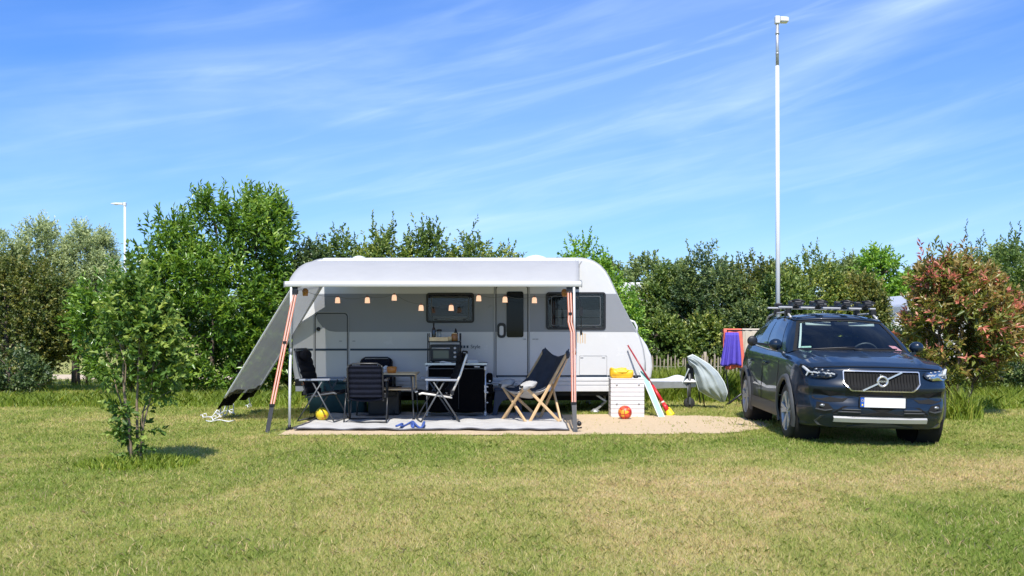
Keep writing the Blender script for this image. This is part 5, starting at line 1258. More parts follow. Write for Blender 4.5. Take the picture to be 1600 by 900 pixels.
# ------------------------------------------------------------ drying rack with washing, bin
RY = 18.9; s_ = F / RY
ro = at(1160, 520, RY); dk = thing('drying_rack', 'black folding drying rack half hidden behind the car', 'drying rack', (ro.x, RY, 0))
zt = at(0, 516, RY).z
mb = MB()
for y_ in (-.32, 0, .32): mb.tube([(at(1131, 0, RY).x, RY + y_, zt), (at(1205, 0, RY).x, RY + y_, zt)], .010, 6)
for px_ in (1131, 1205): mb.tube([(at(px_, 0, RY).x, RY - .34, zt), (at(px_, 0, RY).x, RY + .34, zt)], .012, 6)
build('top_rack', mb, M['frame_black'], dk, dk.location)
for px_ in (1133, 1203):
    for a, b_ in ((-.34, .4), (.34, -.4)):
        mb = MB(); mb.tube([(at(px_, 0, RY).x, RY + a * .9, zt - .01), (at(px_, 0, RY).x, RY + b_, 0.01)], .012, 6); build('leg', mb, M['frame_black'], dk, dk.location)
mb = MB(); p_a = gnd(1134, 634); mb.tube([p_a, at(1162, 613, 18.2), at(1185, 596, 18.6)], .020, 6); mb.tube([at(1150, 622, 18.2), gnd(1163, 628)], .014, 6); build('strut', mb, M['frame_black'], dk, dk.location)
def hang(name, label, cat, x0, x1, y0, y1, x0b, x1b, dy, m, folds=4, amp=.03):
    a = at((x0 + x1) / 2, y0, RY + dy); o = thing(name, label, cat, (a.x, RY + dy, a.z))
    def fn(u, v):
        xa = x0 + (x1 - x0) * u; xb = x0b + (x1b - x0b) * u; x_ = xa + (xb - xa) * v; y_ = y0 + (y1 - y0) * v + 1.5 * math.sin(u * 7) * v
        return at(x_, y_, RY + dy) + Vector((.012 * math.sin(u * folds * 2 * math.pi + v * 2), amp * math.sin(u * folds * 2 * math.pi + v + .8 * math.sin(u * 5)) * (.25 + .75 * v), 0))
    mb = MB(); mb.grid(fn, 40, 16)
    mb.grid(lambda u, v: fn(u, 0) + Vector((0, .05 * v, .015 * math.sin(math.pi * v))), 40, 4)
    mb.grid(lambda u, v: fn(u, .0) + Vector((0, .05 + .012 * math.sin(u * 20), -.4 * v)), 40, 6)
    return build('cloth', mb, m, o, a, solid=.008) and o
hang('skirt', 'purple cloth hanging from the drying rack', 'cloth', 1134, 1154, 521, 571, 1125, 1158, -.37, M['purple'], 4, .04)
hang('towel', 'coral red towel hanging behind the purple cloth', 'towel', 1131, 1159, 515, 576, 1133, 1163, -.31, M['coral'], 2, .02)
hang('towel', 'beige towel hanging between the coral towel and the car', 'towel', 1160, 1192, 515, 562, 1160, 1196, .0, M['beige'], 3, .025)
q = at(1169, 600, 19.6); o = thing('bin', 'grey bin standing in the grass under the beige towel', 'bin', (q.x, 19.6, 0)); mb = MB(); mb.lathe([(0, 0), (.13, 0), (.17, .62), (0, .62)], 20); build('bin_body', mb, M['bin'], o); mb = MB(); mb.lathe([(.175, .60), (.185, .62), (.185, .66), (.10, .72), (0, .73)], 20); build('bin_lid', mb, M['bin'], o)
# pegs hung from the right post
q = at(908, 500, 13.9); o = thing('peg_hanger', 'black clip hanger with pale clothes pegs at the right post', 'peg hanger', (q.x, q.y, q.z)); mb = MB()
zt_ = at(0, 462, 13.9).z - q.z; mb.tube([(-.09, 0, zt_ - .0), (-.02, 0, zt_ - .06), (0, 0, .2), (0, 0, -.1)], .006, 5); mb.box((0, 0, -.16), (.03, .03, .10)); mb.box((.0, 0, .12), (.045, .03, .12)); build('clip', mb, M['black'], o)
mb = MB()
for i, x_ in enumerate((-.045, -.012, .022, .055)): mb.box((x_, 0, -.25 - .01 * (i % 2)), (.011, .012, .14))
build('clothes_pegs', mb, M['wood'], o)

# ------------------------------------------------------------ the car
M['paint'] = mat('navy_car_paint', (0.0048, 0.0125, 0.0265), 0.35, metal=0.0, var=0.06, vscale=900, coat=0.75, spec=0.2)
M['clad'] = mat('grey_cladding', (0.060, 0.062, 0.064), 0.6, var=0.15, vscale=40)
M['chrome'] = mat('chrome', (0.66, 0.65, 0.63), 0.25, metal=0.75)
M['satin'] = mat('satin_silver', (0.50, 0.50, 0.49), 0.42, metal=0.35)
M['wind'] = glass('windscreen', (0.010, 0.020, 0.035), 0.14, (0.78, 0.88, 0.90))
M['sideglass'] = mat('side_glass', (0.012, 0.016, 0.02), 0.03, spec=0.8)
M['interior'] = mat('car_interior', (0.050, 0.058, 0.075), 0.8, var=0.2)
M['visor'] = mat('sun_visor', (0.70, 0.76, 0.70), 0.8)
M['headbase'] = mat('headlight_bowl', (0.07, 0.075, 0.08), 0.35, metal=0.4)
M['grille'] = mat('grille_black', (0.006, 0.006, 0.007), 0.6, spec=0.1)
M['head'] = glass('headlight_glass', (0.02, 0.025, 0.03), 0.12, (0.9, 0.92, 0.95), 0.5)
M['lamp'] = mat('lamp_silver', (0.20, 0.21, 0.22), 0.3, metal=0.4)
M['drl'] = mat('lamp_white', (0.46, 0.48, 0.50), 0.3)
M['plate'] = mat('number_plate_white', (0.82, 0.83, 0.82), 0.4)
M['eu'] = mat('plate_blue', (0.02, 0.09, 0.42), 0.4)
M['rim'] = mat('alloy_rim', (0.50, 0.50, 0.50), 0.35, metal=0.35)
M['pink'] = mat('pink_sticker', (0.75, 0.35, 0.38), 0.6)
M['green'] = mat('green_sticker', (0.45, 0.62, 0.50), 0.6)
YAW = 2.7
car = thing('car', 'dark navy SUV with chrome grille and roof rack parked beside the caravan', 'car', (4.385, 12.55, 0.0), R(-90 - YAW))
car.rotation_euler = (R(-1.25), 0, R(-90 - YAW))
T0 = 0.87
LN = {  # feature lines: (t back from the nose, half width, height)
 0: [(0, 0, .24), (.5, 0, .20), (4.0, 0, .22), (4.42, 0, .34)],
 1: [(0, .60, .235), (.15, .72, .22), (.5, .80, .215), (4, .80, .22), (4.42, .60, .34)],
 2: [(0, .71, .31), (.1, .78, .30), (.3, .86, .30), (.6, .905, .30), (3.9, .905, .31), (4.42, .70, .42)],
 3: [(0, .765, .47), (.1, .82, .48), (.3, .89, .50), (.6, .925, .53), (3.8, .925, .55), (4.2, .87, .58), (4.42, .74, .60)],
 4: [(0, .80, .70), (.1, .84, .71), (.3, .885, .73), (.6, .925, .76), (2.0, .905, .78), (3.4, .93, .82), (4.1, .90, .86), (4.40, .77, .88)],
 5: [(0, .795, .86), (.06, .82, .89), (.2, .855, .925), (.5, .88, .965), (1.0, .895, .99), (2.2, .895, 1.01), (3.4, .915, 1.05), (4.0, .86, 1.08), (4.36, .73, 1.08)],
 6: [(0, .735, .915), (.06, .765, .945), (.2, .795, .98), (.5, .805, 1.02), (1.0, .825, 1.06), (1.6, .835, 1.085), (2.4, .835, 1.10), (3.6, .835, 1.16), (4.0, .79, 1.20), (4.33, .69, 1.14)],
}
HD = {  # bonnet lines to the middle
 0: [(0, .50, .928), (.06, .55, .962), (.2, .585, 1.0), (.5, .625, 1.05), (1.0, .67, 1.098), (1.30, .69, 1.118)],
 1: [(0, .34, .935), (.06, .37, .968), (.2, .41, 1.008), (.5, .45, 1.062), (1.0, .50, 1.118), (1.30, .52, 1.140)],
 2: [(0, 0, .94), (.06, 0, .975), (.2, 0, 1.016), (.5, 0, 1.070), (1.0, 0, 1.128), (1.30, 0, 1.150)],
}
def line(Ld, i, t):
    a = np.array(Ld[i]); return np.interp(t, a[:, 0], a[:, 1]), np.interp(t, a[:, 0], a[:, 2])
def warp(t, y, z):
    k = max(0.0, 1 - t / 0.9); k = k * k
    t2 = t + k * (.21 * (abs(y) / .80) ** 3.2 + .07 * max(0, (z - .62) / .33) ** 1.5 * (1 if z > .62 else 0) + .09 * max(0, (.36 - z) / .16))
    t2 += k * (-.030 * math.exp(-((z - .715) / .05) ** 2) + .040 * math.exp(-((z - .615) / .055) ** 2) * min(1, max(0, (abs(y) - .22) / .12)) - .018 * math.exp(-((z - .45) / .06) ** 2))
    r = max(0.0, (t - 3.6) / .82); t2 -= r * r * .22 * (abs(y) / .8) ** 3
    return (T0 - t2, y, z)
def crv(P, n):
    """Catmull-Rom through the section corners"""
    P = [np.array(p) for p in P]; o = []
    for i in range(len(P) - 1):
        a = P[max(i - 1, 0)]; b = P[i]; c = P[i + 1]; d = P[min(i + 2, len(P) - 1)]
        for k in range(n):
            t = k / n; q = .5 * ((2 * b) + (c - a) * t + (2 * a - 5 * b + 4 * c - d) * t * t + (3 * b - a - 3 * c + d) * t ** 3); o.append(q)
    o.append(P[-1]); return o
TS = [0, .02, .05, .09, .13] + list(np.arange(.17, 4.34, .045)) + [4.36, 4.40, 4.42]
NS = 6
def section(t):
    return crv([line(LN, i, t) for i in range(7)], NS)
ax_f, ax_r = T0, T0 + 2.702
mbp = MB()
for sgn in (-1, 1):
    S_ = [[warp(t, p[0] * sgn, p[1]) for p in section(t)] for t in TS]
    m_ = len(S_[0])
    vs = [p for s in S_ for p in s]; fs = []
    for i in range(len(TS) - 1):
        for j in range(m_ - 1):
            q = [i * m_ + j, i * m_ + j + 1, (i + 1) * m_ + j + 1, (i + 1) * m_ + j]
            c = np.mean([vs[k] for k in q], axis=0)
            cut = False
            for axx in (0.0, -2.702):
                if math.hypot(c[0] - axx, c[2] - .36) < .415 and c[2] < .80: cut = True
            if not cut: fs.append(q if sgn < 0 else q[::-1])
    mbp.add(vs, fs, 0, True)
# nose and tail
def cap(t, top):
    sec = section(t)[NS:]            # from the lower edge up
    rows = []
    for p in sec: rows.append((p[0], p[1]))
    if top:
        for i in range(3):
            q = line(HD, i, t); rows.append((float(q[0]), float(q[1])))
    n = 28; vs = []; 
    for (y, z) in rows:
        for k in range(n + 1): vs.append(warp(t, y * (2 * k / n - 1), z))
    fs = [(r * (n + 1) + k, r * (n + 1) + k + 1, (r + 1) * (n + 1) + k + 1, (r + 1) * (n + 1) + k) for r in range(len(rows) - 1) for k in range(n)]
    mbp.add(vs, fs, 0, True)
cap(0, True); cap(4.42, False)
mbp.grid(lambda u, v: warp(3.98 + .36 * u, (2 * v - 1) * float(line(LN, 6, 3.98 + .36 * u)[0]), float(line(LN, 6, 3.98 + .36 * u)[1])), 4, 16)
build('body', mbp, M['paint'], car, weld=True)
# bonnet with two shallow creases
def bon(u, v):
    t = .0 + 1.28 * u; w = abs(2 * v - 1); sg = 1 if v > .5 else -1
    pts = [line(HD, 2, t), line(HD, 1, t), line(HD, 0, t), line(LN, 6, t)]
    f = (1 - (1 - w)) * 3; i = min(2, int(f)); f -= i
    y = pts[i][0] + (pts[i + 1][0] - pts[i][0]) * f; z = pts[i][1] + (pts[i + 1][1] - pts[i][1]) * f
    z += .014 * math.exp(-((w - .62) / .07) ** 2) * min(1, t * 3) * (1 - .3 * t)
    t2 = t + (.05 * (1 - (w) ** 2) * 0 if t < 1 else 0)
    return warp(t2, sg * float(y), float(z))
mb = MB(); mb.grid(bon, 40, 48); build('bonnet', mb, M['paint'], car)
mb = MB(); mb.tube([Vector(warp(.035, y_, float(np.interp(abs(y_), [0, .36, .53, .75], [.962, .957, .951, .934])))) + Vector((.004, 0, .002)) for y_ in np.linspace(-.74, .74, 30)], .0055, 5); build('bonnet_gap', mb, M['darkgap'], car)
# wheel housings, arch cladding, sill cladding
for sgn in (-1, 1):
    for axx in (0.0, -2.702):
        mb = MB(); mb.lathe([(.43, .60), (.43, .885)], 24, (axx, 0, .36), 'y') if sgn > 0 else mb.lathe([(.43, -.885), (.43, -.60)], 24, (axx, 0, .36), 'y')
        mb.lathe([(0, sgn * .58), (.44, sgn * .58)], 24, (axx, 0, .36), 'y'); build('wheel_housing', mb, M['darkgap'], car)
        mb = MB(); n = 34; outer = []; 
        def arch(u, v, axx=axx, sgn=sgn):
            a = R(-22 + 224 * u); r = [.395, .405, .455, .470][min(3, int(v * 3.001))]; d = [.02, .045, .045, .012][min(3, int(v * 3.001))]
            x = axx + r * math.cos(a); z = .36 + r * math.sin(a) * 1.0
            t = T0 - x; P = section(min(max(t, .02), 4.4)); zz = [p[1] for p in P[NS:]]; yy = [p[0] for p in P[NS:]]
            y = float(np.interp(max(z, .24), zz, yy)); q = warp(max(t, 0), y * sgn, z)
            return (x if abs(t - T0) < .3 and 0 else q[0], (abs(q[1]) + d - .008) * sgn, z)
        mb.grid(arch, n, 3); build('wheel_arch_trim', mb, M['clad'], car)
    mb = MB()
    def sill(u, v, sgn=sgn):
        t = ax_f + .40 + (2.702 - .80) * u; z = .215 + .205 * v
        P = section(t); y = float(np.interp(z, [p[1] for p in P[NS:]], [p[0] for p in P[NS:]]))
        return (T0 - t, sgn * (y + .010 + .012 * math.sin(math.pi * min(1, v * 1.2))), z)
    mb.grid(sill, 30, 6); build('sill_cladding', mb, M['clad'], car)
    # door lines, handles
    for t0, t1 in ((1.42, 1.40), (2.40, 2.40), (3.34, 3.46)):
        mb = MB()
        pts = []
        for k in range(9):
            z = .42 + .62 * k / 8; t = t0 + (t1 - t0) * k / 8; P = section(t); y = float(np.interp(z, [p[1] for p in P[NS:]], [p[0] for p in P[NS:]]))
            pts.append((T0 - t, sgn * (y + .001), z))
        mb.tube(pts, .005, 5); build('door_gap', mb, M['darkgap'], car)
    for t in (2.20, 3.16):
        P = section(t); y = float(np.interp(.93, [p[1] for p in P[NS:]], [p[0] for p in P[NS:]]))
        mb = MB(); mb.box((T0 - t, sgn * (y + .022), .93), (.20, .022, .032)); build('door_handle', mb, M['paint'], car, bevel=.008)
# wheels
for sgn in (-1, 1):
    for axx in (0.0, -2.702):
        mb = MB(); c = (axx, sgn * .805, .36)
        mb.lathe([(.25, -.115), (.31, -.118), (.345, -.105), (.358, -.08), (.360, 0), (.358, .08), (.345, .105), (.31, .118), (.25, .115)], 36, c, 'y'); w_ = build('wheel', mb, M['rubber'], car)
        mb = MB(); mb.lathe([(.258, .02 * sgn), (.262, .110 * sgn), (.248, .116 * sgn), (.240, .100 * sgn), (.236, .0)], 36, c, 'y')
        for k in range(5):
            a = R(90 + 72 * k + 12)
            for da in (-.17, .17):
                i0 = Vector((c[0] + .05 * math.cos(a), c[1] + sgn * .085, c[2] + .05 * math.sin(a))); o0 = Vector((c[0] + .245 * math.cos(a + da), c[1] + sgn * .105, c[2] + .245 * math.sin(a + da)))
                mb.bar(i0, o0, .050, .03, up=(0, 1, 0))
        mb.lathe([(0, .098 * sgn), (.05, .098 * sgn), (.062, .07 * sgn)], 16, c, 'y'); build('rim', mb, M['rim'], w_)
        mb = MB(); mb.lathe([(0, .02 * sgn), (.24, .03 * sgn)], 24, c, 'y'); mb.lathe([(0, .035 * sgn), (.16, .04 * sgn), (.16, .02 * sgn)], 24, c, 'y'); build('brake_disc', mb, M['under'], w_)
mb = MB(); mb.box((-1.35, 0, .24), (3.5, 1.5, .08)); build('underbody', mb, M['under'], car)

# greenhouse
def ipt(P, t): a = np.array(P); return float(np.interp(t, a[:, 0], a[:, 1])), float(np.interp(t, a[:, 0], a[:, 2]))
RE = [(1.93, .585, 1.515), (2.1, .595, 1.545), (2.5, .595, 1.570), (3.2, .59, 1.560), (3.7, .575, 1.525), (4.05, .555, 1.47)]   # roof edge
def roofp(u, v):
    t = 1.93 + 2.12 * u; y, z = ipt(RE, t); w = 2 * v - 1
    t2 = t - .10 * (1 - w * w) * (1 - u) + .03 * (1 - w * w) * u
    return (T0 - t2, y * w, z + .062 * (1 - w * w) * (1 - .2 * u) * min(1, .55 + 3 * u))
mb = MB(); mb.grid(roofp, 30, 20); build('roof', mb, M['paint'], car, solid=.02)
def base(y):       # windscreen foot
    return (1.17 + .16 * (y / .72) ** 2, 1.135 - .025 * (y / .72) ** 2)
def shield(u, v, off=0.0):
    w = 2 * u - 1; yb = .740 * w; yt = .565 * w; tb, zb = base(yb)
    zt_ = roofp(0, .5 + .5 * w * .95)[2] - .012; tt = T0 - roofp(0, .5 + .5 * w * .95)[0] - .01
    k = math.sin(math.pi * v) * .022
    return (T0 - (tb + (tt - tb) * v) + off + k, yb + (yt - yb) * v, zb + (zt_ - zb) * v + off * .7 + k * .7)
mb = MB(); mb.grid(lambda u, v: shield(u, v), 24, 16); ws = build('windscreen', mb, M['wind'], car)
mb = MB()
for u0, u1, v0, v1 in ((.0, .03, 0, 1), (.97, 1, 0, 1), (.03, .97, 0, .055), (.03, .97, .945, 1)):
    mb.grid(lambda u, v: shield(u0 + (u1 - u0) * u, v0 + (v1 - v0) * v, .004), 12, 12)
build('screen_border', mb, M['darkgap'], ws)
mb = MB(); mb.grid(lambda u, v: shield(.045 + .018 * u, .1 + .86 * v, -.012), 2, 8); build('pale_trim', mb, M['visor'], ws)
mb = MB(); mb.grid(lambda u, v: shield(.065 + .085 * u, .09 + .045 * v, -.004), 4, 2); build('sticker', mb, M['green'], ws)
mb = MB(); mb.grid(lambda u, v: shield(.905 + .07 * u - .045 * v, .055 + .14 * v, -.004), 4, 3); build('pink_sticker', mb, M['pink'], ws)
mb = MB(); mb.grid(lambda u, v: shield(.42 + .16 * u, .82 + .13 * v, -.01), 4, 3); build('sensor_cover', mb, M['black'], ws)
mb = MB()
for y0, y1 in ((-.62, .02), (.0, .58)):
    pts = [];
    for k in range(6):
        y = y0 + (y1 - y0) * k / 5; tb, zb = base(y); pts.append((T0 - tb + .035 - .02 * k / 5, y, zb + .012 + .03 * (k / 5)))
    mb.tube(pts, .010, 6)
build('wiper', mb, M['black'], car)
mb = MB(); mb.grid(lambda u, v: (T0 - (base(.69 * (2 * u - 1))[0] - .10 + .12 * v), .69 * (2 * u - 1) * (1.02), base(.69 * (2 * u - 1))[1] - .035 + .02 * v), 20, 3); build('scuttle', mb, M['black'], car)
def side_top(u): t = 1.99 + 2.02 * u; y, z = ipt(RE, t); return Vector((T0 - t, y + .012, z - .012))
def side_bot(u): t = 1.36 + 2.80 * u; y, z = [float(q) for q in line(LN, 6, t)]; return Vector((T0 - t, y - .004, z - .006))
def sidep(u, v, sgn, off=0):
    p = side_bot(u) + (side_top(u) - side_bot(u)) * v; p.y += .03 * math.sin(math.pi * v) + off; p.y *= sgn; return p
for sgn in (-1, 1):
    # A pillar from the windscreen edge to the side frame
    mb = MB(); mb.grid(lambda u, v: tuple(Vector(shield(0 if sgn < 0 else 1, v)) + (sidep(0.0, v, sgn) - Vector(shield(0 if sgn < 0 else 1, v))) * u + Vector((.012 * math.sin(math.pi * u), sgn * .012 * math.sin(math.pi * u), 0))), 6, 16); build('front_pillar', mb, M['paint'], car)
    mb = MB(); mb.grid(lambda u, v: sidep(u, v, sgn), 40, 8); build('side_frame', mb, M['paint'], car)
    for u0, u1, v0, v1 in ((.07, .395, .07, .90), (.425, .73, .07, .90), (.755, .90, .10, .86)):
        def gp(u, v):
            uu = u0 + (u1 - u0) * u; vt = v1
            return sidep(uu, v0 + (vt - v0) * v, sgn, .004)
        mb = MB(); mb.grid(gp, 14, 6); build('side_window', mb, M['sideglass'], car)
    mb = MB(); mb.tube([sidep(.02 + .95 * k / 20, .03, sgn, .008) for k in range(21)], .008, 6); build('window_trim', mb, M['satin'], car)
    # roof rail
    mb = MB(); pts = []
    for k in range(16):
        t = 2.12 + 1.75 * k / 15; y, z = ipt(RE, t); lift = .055 * min(1, min(k, 15 - k) / 1.6); pts.append((T0 - t, sgn * (y - .005), z + .012 + lift))
    mb.tube(pts, [.016] * 16, 8); build('roof_rail', mb, M['satin'], car)
    # mirror
    mb = MB(); mb.sphere((T0 - 1.52, sgn * .925, 1.185), 1, 16, sc=(.080, .092, .080)); mb.bar((T0 - 1.50, sgn * .83, 1.085), (T0 - 1.50, sgn * .90, 1.12), .06, .04); mir = build('mirror', mb, M['paint'], car)
    mb = MB(); mb.sphere((T0 - 1.582, sgn * .925, 1.185), 1, 14, sc=(.028, .082, .066)); build('mirror_glass', mb, M['chrome'], mir)
mb = MB(); mb.lathe([(0, -.02), (.05, -.022), (.066, -.010), (.070, .015), (.05, .03), (0, .03)], 18, (T0 - 1.75, -1.19, 1.225), 'x'); mb.bar((T0 - 1.74, -1.18, 1.20), (T0 - 1.55, -.94, 1.17), .03, .03); build('towing_mirror', mb, M['black'], car)
mb = MB(); mb.grid(lambda u, v: (T0 - (4.03 + .22 * v), (2 * u - 1) * (.54 + .12 * v), 1.50 - .33 * v), 8, 8); build('rear_window', mb, M['sideglass'], car)
# cabin
mb = MB(); mb.box((T0 - 2.75, 0, .62), (2.9, 1.5, .04)); mb.box((T0 - 1.50, 0, .93), (.36, 1.38, .26)); mb.box((T0 - 4.0, 0, .95), (.04, 1.4, .7))
mb.grid(lambda u, v: (T0 - 1.20 - .42 * v, (2 * u - 1) * .70, 1.075 + .025 * math.sin(math.pi * v)), 8, 6); build('dashboard', mb, M['interior'], car)
for y in (-.36, .36):
    mb = MB(); mb.box((T0 - 2.55, y, .82), (.5, .48, .14)); mb.bar((T0 - 2.72, y, .84), (T0 - 2.92, y, 1.30), .46, .12); st_ = build('seat', mb, M['interior'], car, bevel=.05)
    mb = MB(); mb.box((T0 - 2.93, y, 1.41), (.09, .26, .16)); build('headrest', mb, M['interior'], st_, bevel=.04)
mb = MB(); mb.bar((T0 - 3.55, 0, .8), (T0 - 3.75, 0, 1.3), 1.3, .12); build('rear_seat', mb, M['interior'], car, bevel=.05)
mb = MB(); n = 24; cc = Vector((T0 - 1.93, .37, 1.055)); pts = [cc + Vector((.07 * math.sin(2 * math.pi * k / n), .185 * math.cos(2 * math.pi * k / n), .17 * math.sin(2 * math.pi * k / n))) for k in range(n + 1)]; mb.tube(pts, .014, 6, caps=False); mb.bar(cc + Vector((0, -.17, 0)), cc + Vector((0, .17, 0)), .03, .03); build('steering_wheel', mb, M['frame_grey'], car)
for y0, y1 in ((-.46, -.12), (.12, .46)):
    mb = MB(); P = [(T0 - 1.86, 1.500), (T0 - 1.82, 1.455)]
    mb.grid(lambda u, v: (P[0][0] + (P[1][0] - P[0][0]) * v, y0 + (y1 - y0) * u, P[0][1] + (P[1][1] - P[0][1]) * v), 4, 2); build('sun_visor', mb, M['visor'], car, solid=.015)
mb = MB(); mb.box((T0 - 1.86, 0, 1.42), (.03, .20, .06)); build('interior_mirror', mb, M['black'], car, bevel=.01)

# front: everything sits on the curved nose
def F_(y, z, d): 
    p = warp(0, y, z); return (p[0] + d, p[1], p[2])
gr_o = [(-.435, .918), (.435, .918), (.447, .905), (.447, .765), (.37, .682), (.35, .674), (-.35, .674), (-.37, .682), (-.447, .765), (-.447, .905)]
def shrink(P, k, c=(0, .798)): return [(c[0] + (a - c[0]) * (1 - k / .45), c[1] + (b_ - c[1]) * (1 - k / .12)) for a, b_ in P]
def dense(P, n=6):
    o = []
    for (a, b_), (c, d) in zip(P, P[1:] + P[:1]):
        for k in range(n): o.append((a + (c - a) * k / n, b_ + (d - b_) * k / n))
    return o
mb = MB()
mb.grid(lambda u, v: F_((-.445 + .89 * u) * (.80 + .20 * min(1, v * 2.4)), .678 + .237 * v, .006) if True else 0, 24, 6)
gi = build('grille', mb, M['darkgap'], car)
mb = MB(); mb.ring(dense(gr_o), dense(shrink(gr_o, .011)), lambda a, b_, d: F_(a, b_, d), .002, .030); build('chrome_frame', mb, M['chrome'], gi)
mb = MB()
for k in range(23):
    y = -.40 + .80 * k / 22; lo_ = .690 + max(0, abs(y) - .34) * .95
    mb.bar(F_(y, lo_, .012), F_(y, .900, .012), .007, .010)
build('grille_bars', mb, M['grille'], gi)
for s in (-1, 1):
    mb = MB(); mb.bar(F_(s * .235, .795 + s * .110, .022), F_(s * .060, .795 + s * .028, .026), .018, .018, up=(1, 0, 0)); build('diagonal_bar', mb, M['chrome'], gi)
mb = MB(); mb.lathe([(.042, .0), (.044, .018), (.056, .022), (.068, .018), (.070, 0)], 30, F_(0, .795, .026), 'x'); em = build('emblem', mb, M['chrome'], gi)
mb = MB(); e0 = F_(0, .795, .026); mb.bar((e0[0] + .006, -.035, e0[2] + .055), (e0[0] + .006, -.075, e0[2] + .085), .014, .014) if False else mb.bar((e0[0] + .010, -.020, e0[2] + .056), (e0[0] + .010, -.030, e0[2] + .082), .020, .012); build('arrow', mb, M['chrome'], em)
mb = MB(); mb.lathe([(0, .006), (.046, .006)], 24, e0, 'x'); build('emblem_disc', mb, M['black'], em)
tM = Matrix.Translation((e0[0] + .012, 0, e0[2])) @ Matrix.Rotation(R(90), 4, 'Z') @ Matrix.Rotation(R(90), 4, 'X')
text_part('emblem_lettering', 'VOLVO', .026, M['chrome'], em, tM, .001, .0008)
# headlights: housing, silver insides, hammer shaped daytime light, cover
for sgn in (-1, 1):
    def hl(y, z, d):
        t = float(np.interp(y, [.75, .79, .825, .86, .89], [0, .02, .07, .20, .45])); p = warp(t, sgn * y, z); k = min(1, max(0, (y - .70) / .15)); return (p[0] + d * (1 - .6 * k), p[1] + sgn * d * .8 * k, p[2])
    P = [(.500, .872), (.53, .905), (.66, .922), (.77, .935), (.85, .975), (.862, .93), (.845, .84), (.78, .815), (.62, .812), (.53, .838)]
    if True:
        P = dense(P, 3)
        mb = MB(); c_ = (.68, .875)
        vs = [hl(*c_, .012)] + [hl(a, b_, .010) for a, b_ in P]; mb.add(vs, [(0, 1 + i, 1 + (i + 1) % len(P)) for i in range(len(P))], 0, True)
        h_ = build('headlight', mb, M['headbase'], car)
        mb = MB(); mb.ring(P, [(c_[0] + (a - c_[0]) * .93, c_[1] + (b_ - c_[1]) * .90) for a, b_ in P], lambda a, b_, d: hl(a, b_, d), .008, .024); build('headlight_rim', mb, M['black'], h_)
        mb = MB()
        for (a, b_), (c, d) in (((.535, .878), (.79, .888)),): 
            for k in range(6):
                y0 = a + (c - a) * k / 6; y1 = a + (c - a) * (k + 1) / 6; mb.bar(hl(y0, b_ - .012 * (1 - k / 6), .040), hl(y1, d - .012 * (1 - (k + 1) / 6), .040), .018, .016)
        mb.bar(hl(.785, .886, .032), hl(.830, .945, .024), .034, .016); mb.bar(hl(.785, .888, .032), hl(.805, .838, .028), .030, .016)
        build('daytime_light', mb, M['drl'], h_)
        for y_, z_ in ((.60, .903), (.66, .910), (.72, .918), (.64, .842), (.70, .844), (.755, .85), (.58, .840)):
            q = hl(y_, z_, .026); mb = MB(); mb.sphere(q, 1, 10, sc=(.012, .022, .014)); build('reflector', mb, M['lamp'], h_)
        mb = MB(); vs = [hl(*c_, .060)] + [hl(a, b_, .026) for a, b_ in P]; mb.add(vs, [(0, 1 + i, 1 + (i + 1) % len(P)) for i in range(len(P))], 0, True); build('headlight_cover', mb, M['head'], h_)
# lower bumper: intake, fog lamp pockets, satin bar
def patch(name, P, d0, d1, m, parent=car, bev=0):
    P = dense(P, 4); n = len(P); mb = MB(); c_ = (sum(p[0] for p in P) / n, sum(p[1] for p in P) / n)
    vs = [F_(*c_, d1)] + [F_(a, b_, d1) for a, b_ in P] + [F_(a, b_, d0) for a, b_ in P]
    fs = [(0, 1 + i, 1 + (i + 1) % n) for i in range(n)] + [(1 + i, 1 + n + i, 1 + n + (i + 1) % n, 1 + (i + 1) % n) for i in range(n)]
    mb.add(vs, fs, 0, False); return build(name, mb, m, parent)
ik = patch('lower_intake', [(-.50, .395), (.50, .395), (.56, .405), (.50, .455), (.44, .495), (-.44, .495), (-.50, .455), (-.56, .405)], -.01, .006, M['darkgap'])
for z_, w_ in ((.428, .50), (.458, .46)):
    for s in (-1, 1):
        mb = MB(); mb.tube([F_(s * (.25 + (w_ - .25) * a / 5), z_, .014) for a in range(6)], .007, 6); build('intake_bar', mb, M['clad'], ik)
patch('bumper_lip', [(-.70, .255), (.70, .255), (.735, .30), (.68, .37), (-.68, .37), (-.735, .30)], -.02, .012, M['clad'])
mb = MB(); n = 26
mb.grid(lambda u, v: F_(-.545 + 1.09 * u, [.308, .304, .352, .372][min(3, int(v * 3.001))], [.0, .034, .030, .0][min(3, int(v * 3.001))]), n, 3, sm=False); build('silver_bar', mb, M['satin'], car)
for sgn in (-1, 1):
    fg = patch('fog_pocket', [(sgn * .555, .455), (sgn * .60, .515), (sgn * .72, .535), (sgn * .735, .455), (sgn * .65, .435)], -.01, .006, M['darkgap'])
    q = F_(sgn * .665, .492, .01); mb = MB(); mb.sphere(q, 1, 12, sc=(.014, .034, .020)); build('fog_lamp', mb, M['lamp'], fg)
    mb = MB(); mb.bar(F_(sgn * .565, .452, .014), F_(sgn * .64, .436, .014), .014, .012); mb.bar(F_(sgn * .64, .436, .014), F_(sgn * .735, .452, .014), .014, .012); build('fog_trim', mb, M['clad'], fg)
    patch('dark_scoop', [(sgn * .36, .605), (sgn * .50, .655), (sgn * .755, .685), (sgn * .765, .57), (sgn * .62, .535), (sgn * .44, .545)], -.01, .003, M['darkgap'])
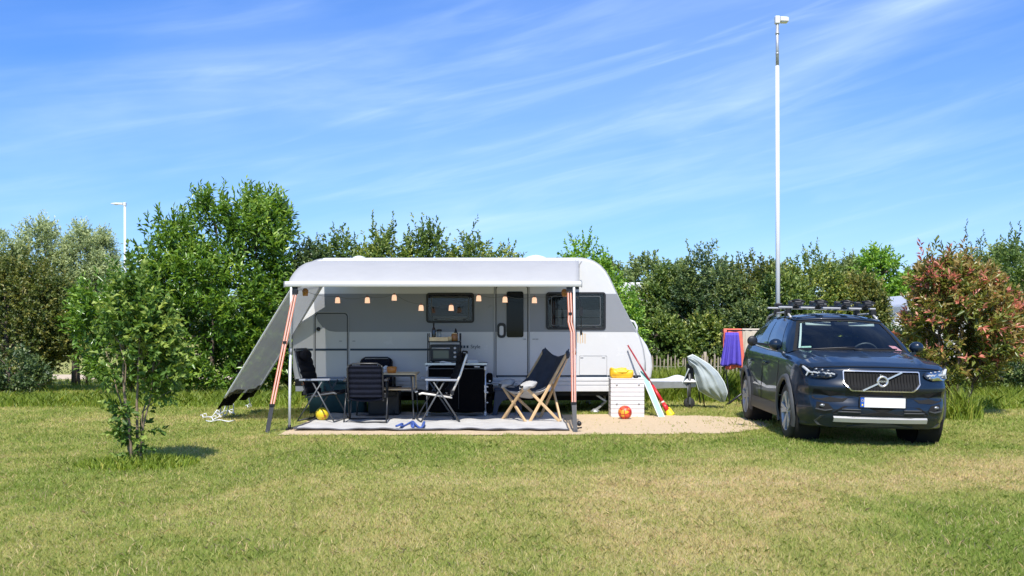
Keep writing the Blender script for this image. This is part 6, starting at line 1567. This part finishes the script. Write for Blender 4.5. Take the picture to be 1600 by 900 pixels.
# number plate
mb = MB(); c0 = F_(0, .55, 0)
mb.box((c0[0] + .022, 0, .548), (.022, .545, .138)); hp = build('plate_holder', mb, M['black'], car, bevel=.004)
mb = MB(); mb.box((c0[0] + .036, .022, .548), (.006, .472, .112)); build('number_plate', mb, M['plate'], hp)
mb = MB(); mb.box((c0[0] + .036, -.2375, .548), (.006, .045, .112)); build('blue_band', mb, M['eu'], hp)
mb = MB()
for k in range(12):
    a = 2 * math.pi * k / 12; mb.box((c0[0] + .040, -.2375 + .013 * math.cos(a), .570 + .013 * math.sin(a)), (.002, .004, .004))
mb.box((c0[0] + .040, -.2375, .518), (.002, .016, .020)); build('star_ring', mb, M['yellow2'], hp)
# roof rack: two bars on feet
rkk = thing('roof_rack', 'silver roof bars with four black bike carriers on the car roof', 'roof rack', car.location)
rkk.rotation_euler = car.rotation_euler
for t in (2.32, 3.05):
    y, z = ipt(RE, t); zr = z + .145
    mb = MB(); mb.prism([(-.04, -.012), (.04, -.012), (.045, 0), (.02, .014), (-.03, .016), (-.045, .0)], lambda a, b_, d: (T0 - t + a, d, zr + b_), -.72, .62); bar_ = build('cross_bar', mb, M['satin'], rkk)
    for s in (-1, 1):
        mb = MB(); mb.box((T0 - t, s * (y - .01), zr - .045), (.10, .07, .085)); mb.box((T0 - t, s * (y + .03), zr - .085), (.07, .02, .10)); build('bar_foot', mb, M['black'], bar_, bevel=.01)
zr = ipt(RE, 2.3)[1] + .145
for i, y in enumerate((-.50, -.19, .17, .46)):
    o = MB(); o.bar((T0 - 2.05, y, zr + .035), (T0 - 3.40, y, zr + .035), .055, .025); cr_b = build('bike_carrier', o, M['black'], rkk, bevel=.005)
    o = MB(); o.bar((T0 - 2.10, y + .06, zr + .06), (T0 - 2.95, y + .10, zr + .075), .028, .022); o.bar((T0 - 2.3, y + .02, zr + .05), (T0 - 2.5, y + .14, zr + .09), .02, .02); build('carrier_arm', o, M['frame_grey'], cr_b)
    for x_, dy, dz, sz in ((2.15, 0, .06, (.12, .10, .06)), (2.3, .01, .01, (.09, .09, .05)), (2.95, .10, .085, (.10, .08, .07)), (3.35, 0, .06, (.12, .10, .06))):
        o = MB(); o.box((T0 - x_, y + dy, zr + dz), sz); build('wheel_clamp', o, M['black'], cr_b, bevel=.015)
    o = MB(); o.tube([(T0 - 2.18, y - .07, zr + .09), (T0 - 2.15, y + .02, zr + .105), (T0 - 2.12, y + .10, zr + .075)], .018, 6); build('wheel_strap', o, M['black'], cr_b)
